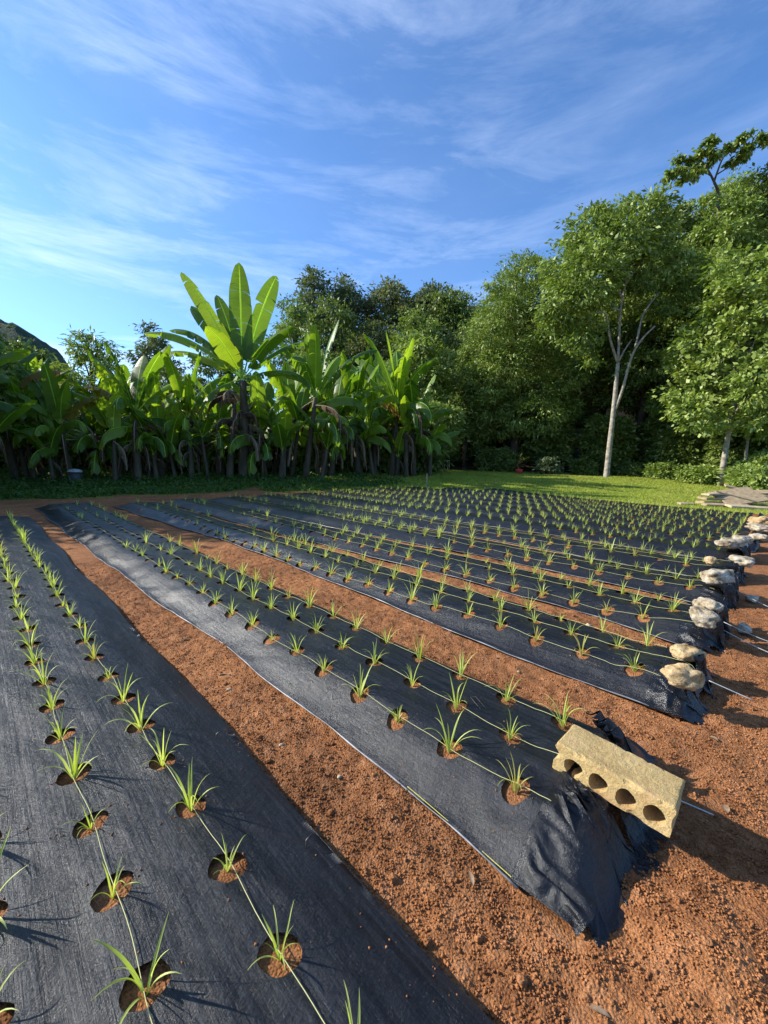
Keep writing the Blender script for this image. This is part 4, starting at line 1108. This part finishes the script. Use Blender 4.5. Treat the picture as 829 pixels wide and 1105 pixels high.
# undergrowth along the wood's edge
def shrub(px, f, w, h, mat, label, leaf=.2, group='shrubs at the foot of the wood', ratio=.5):
    global nleaf
    x, y, z = at(px, f); e = empty('shrub', (x, y, z)); W = w / FPX * f / 2; lo = []
    for i in range(6):
        a = random.random() * 6.28; rr = W * random.uniform(.1, .6)
        lo.append((math.cos(a) * rr, math.sin(a) * rr, h * random.uniform(.3, .62), W * .5, W * .5, h * .36))
    _, n = foliage('foliage', lo, M[mat], e, leaf, ratio, 1.1, .2, .28); nleaf += n
    mb = MB()
    for q in lo: mb.tube([(0, 0, -.05), (q[0] * .4, q[1] * .4, q[2] * .6), (q[0], q[1], q[2])], [.03, .02, .01], 5)
    mb.build('stem', M['bark'], e)
    tag(e, label, 'shrub', group)
for a in [
    (818, 19.5, 50, 1.4, 'light', 'bright broad-leaved shrub at the right edge behind the timber pile'),
    (755, 23.5, 36, 1.1, 'light', 'bright shrub left of the thin trunk by the timber pile'),
    (840, 21, 70, 2.4, 'mango', 'tall shrub cut off by the right edge behind the pile'),
    (712, 27.5, 30, 1.1, 'mango', 'shrub halfway between forked tree and large-leaved tree'),
    (684, 29.5, 26, .9, 'oak', 'dark shrub just right of the forked tree\'s base'),
    (628, 30.5, 30, 1.2, 'oak', 'dark shrub just left of the forked tree\'s base'),
    (592, 29, 26, 1.3, 'hill', 'small grey-leaved shrub beside the rounded tree\'s trunk'),
    (535, 33, 44, 2.0, 'oak', 'dark shrub under the left side of the rounded tree'),
    (497, 37, 40, 2.2, 'oak', 'dark shrub at the lawn\'s far end near the small bench'),
    (455, 36, 44, 2.4, 'oak', 'dark shrub behind the thin lone trunk'),
    (735, 30, 60, 4.5, 'oak', 'tall dark shrub in the shade behind the large-leaved tree'),
    (650, 33, 70, 5.0, 'oak', 'tall dark thicket behind the forked tree'),
    (590, 35, 70, 5.0, 'oak', 'tall dark thicket behind the rounded tree'),
    (540, 39, 70, 6.0, 'oak', 'tall dark thicket at the far end of the lawn'),
    (480, 41, 70, 6.0, 'oak', 'tall dark thicket beyond the small bench'),
    (700, 33, 60, 5.5, 'oak', 'tall dark thicket right of the forked tree'),
    (800, 27, 70, 4.5, 'oak', 'tall dark thicket behind the bright right shrubs')]:
    px, f, w, h, mt, lab = a; shrub(px, f, w, h, mt, lab, .2 if h < 3 else .32)

for k, (px, f, h) in enumerate([(-60, 19, 3.6), (-15, 20, 3.8), (28, 20.5, 3.6), (70, 21, 3.8), (112, 21.5, 3.4), (155, 22, 3.8), (198, 22.5, 3.6), (242, 23, 4.0), (285, 23.5, 3.8), (330, 24.5, 4.0), (372, 25.5, 3.8), (412, 26.5, 4.0), (440, 27.5, 3.4)]):
    names = ['out of view left', 'at the very left edge', 'behind the leftmost banana plants', 'behind the grey-lidded barrel', 'just right of the barrel', 'behind the glowing-leaf banana', 'right of the glowing-leaf banana',
             'behind the tallest banana', 'right behind the tallest banana\'s foot', 'behind the second tallest banana', 'right of the second tallest banana', 'near the grove\'s right end', 'at the grove\'s right end']
    shrub(px, f, 92, h, ['oak', 'mango'][k % 2], 'dark bushy undergrowth ' + names[k], .26, 'dark undergrowth behind the bananas')

# thin poles of trees in the shade of the wood
for k, (px, f, h, lab) in enumerate([(468, 27, 3.6, 'thin lone trunk at the lawn\'s left end under the light tree'), (600, 33, 5, 'slim shaded trunk between rounded and forked trees'),
                                     (716, 31, 6, 'slim shaded trunk right of the forked tree'), (803, 25, 5, 'slim leaning trunk in shade near the right edge')]):
    x, y, z = at(px, f); e = empty('slim_tree', (x, y, z)); mb = MB(); t = np.linspace(0, 1, 9)
    mb.tube(np.column_stack([.15 * np.sin(t * 3 + k), .1 * t, t * h - .1]), .10 - .05 * t, 8, wob=.15); mb.build('trunk', M['pale_bark' if k in (0, 3) else 'bark'], e)
    lo = [(.1, .1, h, 1.3, 1.3, .9), (-.7, .4, h * .9, .9, .9, .6), (.8, -.3, h * 1.05, .9, .9, .6)]
    foliage('crown', lo, M['mango'], e, .26, .42, .8, .3, .35); tag(e, lab, 'tree', 'slim trunks in the shade')

# ------------------------------------------------------------------ banana plants
def banana_leaf(name, parent, base, az, e0, L, W, bend, torn, mat, seed, twist=0.0, fold=.35):
    r = np.random.default_rng(seed); n = 34; p = np.array(base, float); e = e0; a = az
    mid = []; sides = []; dirs = []
    for i in range(n + 1):
        t = i / n; d = np.array([math.cos(a) * math.cos(e), math.sin(a) * math.cos(e), math.sin(e)])
        s = np.array([-math.sin(a), math.cos(a), 0.0]); u = np.cross(d, s) * -1
        if twist: s, u = s * math.cos(twist) + u * math.sin(twist), u * math.cos(twist) - s * math.sin(twist)
        mid.append(p.copy()); sides.append(s); dirs.append(np.cross(s, d) * -1)
        p = p + d * L / n; e = max(-1.45, e - bend * (t ** 1.3) * 2.3 / n)
    mid = np.array(mid); V = []; Fc = []; UV = []
    def wid(t):
        if t < .15: return 0.02
        q = (t - .15) / .85; return W * .5 * min(1, (q / .12) ** .5) * (1 - max(0, (q - .55) / .45) ** 2.2) ** .6 + .01
    for sg in (-1, 1):
        i = 0
        while i < n:
            run = int(r.integers(1, 4)) if r.random() < torn else int(r.integers(4, 12)); j = min(n, i + run)
            dr = fold + r.normal(0, .12) + (r.random() * 1.0 * torn if torn > .3 else 0); trim = 1 - .25 * r.random() * torn
            k0 = len(V)
            for q in range(i, j + 1):
                t = q / n; sh = 0 if torn < .1 else ((.12 if q == i else -.12 if q == j else 0) * L / n)
                w = wid(t) * trim; up = dirs[q]
                for c, (ww) in enumerate((0, .5, 1.0)):
                    dd = dr * ww
                    pt = mid[q] + sides[q] * sg * w * ww * math.cos(dd) - up * -1 * 0 + np.array([0, 0, -1.0]) * w * ww * math.sin(dd) * (.7 + .5 * ww)
                    if c: pt = pt + (mid[min(n, q + 1)] - mid[q]) * (ww * .5) + (mid[min(n, q + 1)] - mid[q]) * sh * c
                    V.append(pt); UV.append((.5 + sg * .5 * ww, t))
            for q in range(j - i):
                b0 = k0 + q * 3
                for c in (0, 1):
                    f4 = [b0 + c, b0 + c + 1, b0 + c + 4, b0 + c + 3]
                    Fc.append(f4 if sg > 0 else f4[::-1])
            i = j
    # midrib
    mb0 = len(V); ang = np.linspace(0, 2 * np.pi, 5, endpoint=False)
    for q in range(n + 1):
        rr = .028 * (1 - .85 * q / n) * (L / 3) ** .5 + .003
        for g in ang:
            V.append(mid[q] + sides[q] * math.cos(g) * rr + np.array([0, 0, 1]) * (math.sin(g) * rr - rr * .6)); UV.append((.5, q / n))
    for q in range(n):
        for g in range(5):
            Fc.append([mb0 + q * 5 + g, mb0 + q * 5 + (g + 1) % 5, mb0 + (q + 1) * 5 + (g + 1) % 5, mb0 + (q + 1) * 5 + g])
    var = np.full(len(V), r.random())
    return mesh_obj(name, np.array(V), np.array(Fc), mat, parent, uv=UV, attr=var)

def banana_proto(seed, stem_h, nl, L, name='banana_plant'):
    r = random.Random(seed); e = empty(name); mb = MB(); t = np.linspace(0, 1, 10)
    lean = r.uniform(-.12, .12)
    mb.tube(np.column_stack([lean * t, lean * .5 * t, t * stem_h - .1]), .15 - .07 * t + .01 * np.sin(t * 30), 10, wob=.12)
    mb.build('pseudostem', M['banana_stem'], e)
    top = (lean, lean * .5, stem_h - .15)
    for i in range(nl):
        az = i * 2.4 + r.uniform(-.4, .4); k = i / nl
        banana_leaf('leaf', e, top, az, R(82) - k * R(42), L * r.uniform(.8, 1.1), .74 * r.uniform(.8, 1.1), .25 + 1.25 * k, r.choice([.2, .5, .8]) if k < .5 else .95, M['banana_old'] if (k > .55 and r.random() < .3) else M['banana'], seed * 50 + i, r.uniform(-.3, .3))
    for i in range(7):
        az = r.random() * 6.28
        banana_leaf('leaf', e, (lean, lean * .5, stem_h * r.uniform(.55, .97)), az, R(r.uniform(-10, 45)), L * r.uniform(.6, .95), .66, r.uniform(1.6, 2.8), .75, M['banana'], seed * 70 + i, 0, .7)
    for i in range(7):
        az = r.random() * 6.28; h = stem_h * r.uniform(.4, 1.0)
        banana_leaf('dry_leaf', e, (lean * .7, lean * .35, h), az, R(r.uniform(-60, 10)), min(h * .95, L * r.uniform(.5, .9)), .42, 3.2, .95, M['banana_dry'], seed * 90 + i, 0, 1.0)
    for q in range(2):
        a = r.random() * 6.28; ox, oy = .7 * math.cos(a), .7 * math.sin(a); hh = stem_h * r.uniform(.4, .75)
        mb = MB(); mb.tube(np.column_stack([ox + .1 * t, oy + .1 * t, t * hh - .1]), .11 - .05 * t, 9, wob=.12); mb.build('sucker_stem', M['banana_stem'], e)
        for i in range(4):
            banana_leaf('leaf', e, (ox + .1, oy + .1, hh - .1), a + i * 1.7, R(r.uniform(45, 80)), L * r.uniform(.55, .8), .5, r.uniform(.6, 1.6), r.choice([.1, .5]), M['banana'], seed * 60 + q * 9 + i, 0)
        banana_leaf('dry_leaf', e, (ox, oy, hh * .8), a + 2, R(-30), hh * .7, .4, 3, .95, M['banana_dry'], seed * 95 + q, 0, 1.0)
    return e

protos = [banana_proto(sd + q * 20, *a) for q in (0, 1) for sd, a in ((1, (3.0, 9 - q, 2.9)), (2, (2.5, 8, 2.6)), (3, (3.4, 9 - q, 3.0)), (4, (2.0, 7, 2.3)), (6, (2.7, 8 - q, 2.7)))]
used = set(); seen_k = {}
GB = 'banana plants in the grove'
def place_banana(k, px, f, top, rz, lab):
    x, y, z = at(px, f, top * .5 + 256); H = height_for(px, top, f, z); hh = [5.6, 4.8, 6.1, 4.0, 5.1][k]
    seen_k[k] = seen_k.get(k, 0) + 1; k = k + 5 * (seen_k[k] % 2 == 0)
    if k in used: o = copy_tree(protos[k])
    else: o = protos[k]; used.add(k)
    s = H / hh; o.location = (x, y, z); o.rotation_euler = (random.uniform(-.10, .10), random.uniform(-.10, .10), rz); o.scale = (max(s, .8), max(s, .8), s)
    tag(o, lab, 'banana plant', GB)
for a in [
    (0, -55, 12.5, 330, .3, 'banana plant just beyond the left edge with a tattered frond reaching in'),
    (2, 8, 15.5, 352, 1.2, 'leftmost banana plant, dark lobed leaves at the left edge'),
    (1, 40, 16.5, 385, 2.2, 'second banana plant from the left edge'),
    (4, 72, 16.0, 395, 4.0, 'third banana plant from the left, behind the grey-lidded barrel'),
    (3, 100, 17.0, 405, 5.1, 'short banana plant right of the grey-lidded barrel'),
    (4, 145, 16.5, 366, .6, 'banana plant with one glowing upright paddle leaf, left of centre grove'),
    (3, 172, 18.0, 405, 1.7, 'short banana plant between the glowing-leaf plant and the tallest plant'),
    (0, 205, 18.0, 385, 2.9, 'banana plant with sunlit yellow-green leaves just left of the tallest'),
    (1, 235, 19.5, 400, 3.3, 'dark banana plant right behind the tallest one'),
    (3, 285, 19.0, 400, 4.4, 'short banana plant at the right foot of the tallest one'),
    (2, 330, 19.5, 350, 5.6, 'second tallest banana plant, with one narrow upright leaf'),
    (1, 358, 21.0, 385, .2, 'banana plant right of the second tallest one'),
    (4, 388, 22.0, 390, 1.1, 'banana plant fourth from the grove\'s right end'),
    (0, 425, 23.0, 362, 2.1, 'banana plant with upright leaves near the grove\'s right end'),
    (3, 448, 23.5, 405, 3.1, 'short banana plant at the grove\'s right end beside the lawn'),
    (1, 305, 21.5, 380, 3.9, 'banana plant in the second rank right of the tallest'),
    (4, 120, 19.5, 385, 4.8, 'banana plant in the second rank behind the left plants'),
    (2, 20, 19.5, 375, 5.9, 'banana plant in the second rank at far left'),
    (0, 405, 25.0, 385, 0.9, 'banana plant in the second rank at the grove\'s right end'),
    (1, -95, 11.5, 330, 2.0, 'banana plant out of view left, casting shade on the beds'),
    (2, -130, 13.0, 320, 3.0, 'banana plant out of view, farther left'),
    (4, -190, 11.0, 320, 1.0, 'banana plant out of view at the left field edge'),
    (0, -60, 15.0, 345, 4.2, 'banana plant out of view behind the left edge'),
]: place_banana(*a)

def tall_banana():
    f = 18.5; b = np.array(at(262, f, 516)); e = empty('tall_banana_plant', tuple(b)); hub = cam_pt(262, 408, f) - b
    mb = MB(); t = np.linspace(0, 1, 12)
    mb.tube(np.outer(t, hub) - [0, 0, .1] + np.outer(np.sin(t * 3), [.08, 0, 0]), .24 - .10 * t, 12, wob=.12)
    for q in ((-.55, .2), (.5, -.1)):
        mb.tube(np.outer(t, hub * .75) + np.outer(1 - t * .4, [q[0], q[1], 0]), .16 - .07 * t, 10, wob=.12)
    mb.build('pseudostem', M['banana_stem'], e)
    # (tip column, tip row, depth offset of tip, width, bend, torn, twist)
    for i, (px, py, dz, W, bend, torn, tw, arch) in enumerate([
        (258, 283, -.5, .85, .15, .15, 0, 0), (299, 298, .3, .80, .25, .0, .1, 0), (196, 293, -.3, .62, .35, .35, .2, .05), (234, 318, .8, .6, .3, .1, 0, 0),
        (206, 330, .5, .75, .6, .6, 0, .1), (155, 360, -.8, .72, 1.1, .7, .1, .28), (166, 386, .6, .6, 1.2, .95, 0, .3), (183, 356, 1.4, .66, 1.0, .8, 0, .25),
        (222, 352, -1.6, .72, .7, .3, 0, .1), (345, 372, .8, .6, 1.1, .9, 0, .25), (318, 352, -1.4, .62, .8, .6, 0, .15), (340, 430, -.8, .6, 1.8, .95, 0, .35), (215, 455, -1.2, .6, 1.7, .9, 0, .35), (300, 470, 1.0, .5, 1.9, .9, 0, .4)]):
        tip = cam_pt(px, py, f + dz) - b; v = tip - hub; L0 = float(np.linalg.norm(v)); az = math.atan2(v[1], v[0]); el = math.asin(v[2] / L0)
        # pick the launch elevation so the arched leaf ends at its tip
        best = None
        for e0 in np.linspace(el, min(1.55, el + 1.6), 40):
            p = np.zeros(2); ee = e0
            for q in range(34): p += [math.cos(ee), math.sin(ee)]; ee = max(-1.45, ee - bend * ((q / 34) ** 1.3) * 2.3 / 34)
            dd = abs(math.atan2(p[1], p[0]) - el)
            if best is None or dd < best[0]: best = (dd, e0, np.linalg.norm(p) / 34)
        if bend < .75:                                                     # upright leaves show their blades broadside
            d_ = np.array([math.cos(az) * math.cos(best[1]), math.sin(az) * math.cos(best[1]), math.sin(best[1])])
            s_ = np.array([-math.sin(az), math.cos(az), 0.0]); u_ = -np.cross(d_, s_); vw = (b + hub) - [0, 0, CAMZ]; vw /= np.linalg.norm(vw)
            wn = np.cross(vw, d_); tw = math.atan2(float(wn @ u_), float(wn @ s_)); tw = tw - math.pi if tw > math.pi / 2 else tw + math.pi if tw < -math.pi / 2 else tw
            tw *= .8
        banana_leaf('leaf', e, hub, az, best[1], L0 / best[2], W * (1.14 if bend < .75 else 1.1), bend, max(torn, .25), M['banana'], 700 + i, tw, .25)
    for i in range(16):
        h = random.uniform(.45, 1.0)
        banana_leaf('dry_leaf', e, hub * h, random.random() * 6.28, R(random.uniform(-10, 45)), random.uniform(1.3, 2.4), .5, 2.6, .95, M['banana_dry'], 800 + i, 0, .9)
    tag(e, 'tallest banana plant with huge upright leaves against the sky', 'banana plant', GB)
tall_banana()

# ------------------------------------------------------------------ grass and low cover
def tufts(name, n, region, h, w, mat, label, seed, cat):
    r = np.random.default_rng(seed); x, y = region(r, n); z = terrain(x, y); n = len(x)
    hh = h * (.5 + r.random(n)); a = r.random(n) * 6.28; ww = w * (.6 + .8 * r.random(n)); lean = r.standard_normal((n, 2)) * hh[:, None] * .5
    dx, dy = np.cos(a) * ww, np.sin(a) * ww; b = np.stack([x, y, z - .01], -1)
    v = np.stack([b + np.stack([dx, dy, 0 * x], -1), b + np.stack([-dx, -dy, 0 * x], -1), b + np.stack([lean[:, 0], lean[:, 1], hh], -1)], 1).reshape(-1, 3)
    tag(mesh_obj(name, v, np.arange(3 * n).reshape(-1, 3), mat, smooth=False, attr=np.repeat(r.random(n), 3)), label, cat, kind='stuff')
def lawn_region(r, n):
    f = 12.5 + 20 * r.random(n * 2) ** 1.15; rr = (-.15 + 1.2 * r.random(n * 2)) * f
    x, y = from_cam(rr, f); ok = (x > field_edge(y) + fbm2(x * .7, y * .7, 3, 2) * .5 - .1) | ((f > 16.5) & (y > 12.5)); return x[ok][:n], y[ok][:n]
tufts('grass', 110000, lawn_region, .07, .012, M['grass'], 'short bright green grass of the lawn beyond the beds', 4, 'grass')
def cover_region(r, n):
    f = 8.5 + 14.5 * r.random(n * 3); rr = (-1.3 + 1.6 * r.random(n * 3)) * f
    x, y = from_cam(rr, f); ok = ~soil_mask(x, y) & (x < 15) & (y > 12.6); return x[ok][:n], y[ok][:n]
def cover():
    r = np.random.default_rng(5); x, y = cover_region(r, 42000); n = len(x)
    hgt = .08 + .32 * np.clip(fbm2(x * .8, y * .8, 3, 15) + .35, 0, 1); z = terrain(x, y) + r.random(n) * hgt
    ax = r.standard_normal((n, 3)) + [0, 0, .2]; L = .07 + .10 * r.random(n)
    v, a = leaf_quads(np.stack([x, y, z], -1), ax, L, L * .5, r.random(n))
    tag(mesh_obj('ground_cover', v, np.arange(len(v)).reshape(-1, 4), M['cover'], smooth=False, attr=a), 'low leafy weeds under the banana plants', 'ground cover', kind='stuff')
cover()

# ------------------------------------------------------------------ small things at the field's edge
x, y, z = at(81, 15.0); e = empty('barrel', (x, y, z)); n = 24
mb = MB(); mb.tube([(0, 0, 0), (0, 0, .1), (0, 0, .32), (0, 0, .5)], [.18, .20, .20, .18], n); mb.build('body', M['barrel'], e)
mb = MB(); mb.tube([(0, 0, .49), (0, 0, .53), (0, 0, .57), (0, 0, .60), (0, 0, .615)], [.235, .235, .20, .13, .03], n); mb.build('lid', M['lid'], e)
tag(e, 'small dark barrel with rounded grey lid below the left bananas', 'barrel')
x, y, z = at(461, 17.0); mb = MB(); mb.box((0, 0, .35), (.05, .05, .7), .3); mb.box((.0, .0, .71), (.03, .03, .05), .3)
o = mb.build('wooden_stake', M['wood'], smooth=False); o.location = (x, y, z); tag(o, 'short wooden stake upright at the far field edge', 'stake')
x, y, z = at(481, 33); e = empty('bench', (x, y, z), .5)
mb = MB(); mb.box((0, 0, .75), (1.3, .5, .05)); mb.build('seat', M['slab'], e, False)
for q in ((-.58, -.2), (.58, -.2), (-.58, .2), (.58, .2)):
    mb = MB(); mb.box((q[0], q[1], .37), (.05, .05, .72)); mb.build('leg', M['slab'], e, False)
tag(e, 'small pale bench in the shade at the far end of the lawn', 'bench')
x, y, z = at(560, 28); mb = MB(); mb.tube([(0, 0, 0), (0, 0, .2), (0, 0, .34), (0, 0, .36)], [.20, .24, .26, .24], 16); mb.tube([(.24, 0, .33), (.15, 0, .5), (-.15, 0, .5), (-.24, 0, .33)], .012, 6)
o = mb.build('red_bucket', M['red']); o.location = (x, y, z); tag(o, 'small faded red bucket on the grass under the rounded tree', 'bucket')
# pile of planks and slabs at right
GP = 'boards and slabs of the pile'
def board(px, f, dz, d, rz, rx, ry, mat, label, name='plank', cat='plank'):
    x, y, z = at(px, f, 540); mb = MB()
    mb.box((0, 0, 0), d, 0, jit=min(d) * .35); o = mb.build(name, M[mat], smooth=False); bv = o.modifiers.new('worn', 'BEVEL'); bv.width = .008; o.location = (x, y, z + dz); o.rotation_euler = (rx, ry, rz)
    tag(o, label, cat, GP)
A0 = YAW
for a in [
    (797, 15.2, .34, (1.7, 1.0, .06), A0 + .12, .45, -.15, 'wood', 'broad weathered slab leaning on top of the pile', 'slab', 'slab'),
    (823, 15.6, .34, (2.6, .24, .06), A0 - .35, .3, .26, 'wood', 'long tan plank slanting down to the right edge'),
    (812, 14.5, .26, (2.4, .10, .06), A0 - .25, .1, .24, 'wood', 'thin plank crossing in front of the broad slab'),
    (772, 15.2, .22, (1.1, .40, .09), A0 + .1, .0, .03, 'wood', 'upper short plank of the left stack'),
    (773, 15.2, .07, (1.2, .44, .10), A0 - .05, .0, 0, 'wood', 'lower short plank of the left stack'),
    (770, 15.3, .40, (.9, .3, .07), A0 + .25, .0, -.05, 'slab', 'topmost pale board of the left stack'),
    (785, 14.4, .08, (1.5, .3, .08), A0 - .12, .1, 0, 'wood', 'tan board lying flat in front of the pile'),
    (812, 14.0, .08, (1.5, .35, .08), A0 - .1, .12, .03, 'slab', 'cream board on the soil at the pile front'),
    (741, 14.8, .05, (.55, .2, .06), A0, .1, 0, 'slab', 'small white board alone on the grass left of the pile'),
    (830, 16.5, .42, (2.2, .4, .06), A0 - .3, .3, -.05, 'wood', 'weathered board behind the pile at the right edge')]: board(*a)

# ------------------------------------------------------------------ sky, sun, camera
SUN_AZ = (-.58, .815); SUN_EL = R(30)
w = bpy.data.worlds.new('World'); SC.world = w; w.use_nodes = True; nt = w.node_tree
bg = nt.nodes['Background']; sky = N(nt, 'ShaderNodeTexSky', sky_type='NISHITA'); sky.sun_disc = False
sky.sun_elevation = SUN_EL; sky.sun_rotation = math.atan2(SUN_AZ[0], SUN_AZ[1])
sky.altitude = 300; sky.air_density = 1.0; sky.dust_density = .6; sky.ozone_density = 2.5
tc = N(nt, 'ShaderNodeTexCoord').outputs['Generated']
sep = N(nt, 'ShaderNodeSeparateXYZ'); nt.links.new(tc, sep.inputs[0])
# cirrus: long level wisps and a broad thin veil
mp = mapping(nt, tc, (1, 1, 2.6), (0, R(3), R(20))); mp2 = mapping(nt, tc, (1.0, 1.0, 5.0), (R(2), R(-3), R(40)))
wisp = N(nt, 'ShaderNodeTexNoise'); nt.links.new(mp2, wisp.inputs['Vector'])
for k, v_ in (('Scale', 2.7), ('Detail', 12), ('Roughness', .66), ('Distortion', .35)): wisp.inputs[k].default_value = v_
veil = N(nt, 'ShaderNodeTexNoise'); nt.links.new(mp, veil.inputs['Vector'])
for k, v_ in (('Scale', 1.7), ('Detail', 5), ('Roughness', .55)): veil.inputs[k].default_value = v_
c1 = ramp(nt, wisp.outputs['Fac'], [(.45, (.08, .08, .08)), (.80, (.72, .72, .72))])
c2 = ramp(nt, veil.outputs['Fac'], [(.34, (.20, .20, .20)), (.66, (1, 1, 1))])
cl = mixc(nt, 1.0, c1, c2, 'MULTIPLY')
# thin veil thicker towards the sun's side
dt = N(nt, 'ShaderNodeVectorMath', operation='DOT_PRODUCT'); nt.links.new(tc, dt.inputs[0])
sd = Vector((SUN_AZ[0] * math.cos(SUN_EL), SUN_AZ[1] * math.cos(SUN_EL), math.sin(SUN_EL))); dt.inputs[1].default_value = sd
sv = N(nt, 'ShaderNodeMapRange'); nt.links.new(dt.outputs['Value'], sv.inputs['Value'])
sv.inputs['From Min'].default_value = -.1; sv.inputs['From Max'].default_value = .75; sv.inputs['To Min'].default_value = .38; sv.inputs['To Max'].default_value = 1.0
cf = N(nt, 'ShaderNodeMath', operation='MULTIPLY'); nt.links.new(cl, cf.inputs[0]); nt.links.new(sv.outputs[0], cf.inputs[1])
tint = mixc(nt, 1.0, sky.outputs[0], (.64, .98, 1.33), 'MULTIPLY')
skyc = mixc(nt, cf.outputs[0], tint, (7.0, 8.0, 9.6))
nt.links.new(skyc, bg.inputs['Color']); bg.inputs['Strength'].default_value = .12

sun = bpy.data.lights.new('sun', 'SUN'); sun.energy = 5.0; sun.angle = R(.53); sun.color = (1.0, .94, .84)
so = bpy.data.objects.new('sun', sun); link(so); so.rotation_euler = (-sd).to_track_quat('-Z', 'Y').to_euler()

cam = bpy.data.cameras.new('camera'); cam.sensor_fit = 'HORIZONTAL'; cam.sensor_width = 36; cam.lens = 36 * FPX / 829
cam.clip_start = .05; cam.clip_end = 2000
co = bpy.data.objects.new('camera', cam); link(co); co.location = (0, 0, CAMZ)
from mathutils import Matrix
fwd_h = Vector((-SY, CY, 0)); right = Vector((CY, SY, 0)); upv = Vector((0, 0, 1))
fwd = fwd_h * math.cos(PITCH) - upv * math.sin(PITCH); up = fwd_h * math.sin(PITCH) + upv * math.cos(PITCH)
c, s = math.cos(ROLL), math.sin(ROLL)
r2 = right * c + up * s; u2 = up * c - right * s
co.rotation_euler = Matrix((r2, u2, -fwd)).transposed().to_euler()
SC.camera = co
SC.view_settings.view_transform = 'Standard'; SC.view_settings.look = 'None'; SC.view_settings.exposure = .7; SC.view_settings.gamma = 1
SC.render.engine = 'CYCLES'; SC.cycles.max_bounces = 6; SC.cycles.transparent_max_bounces = 4; SC.cycles.use_denoising = True
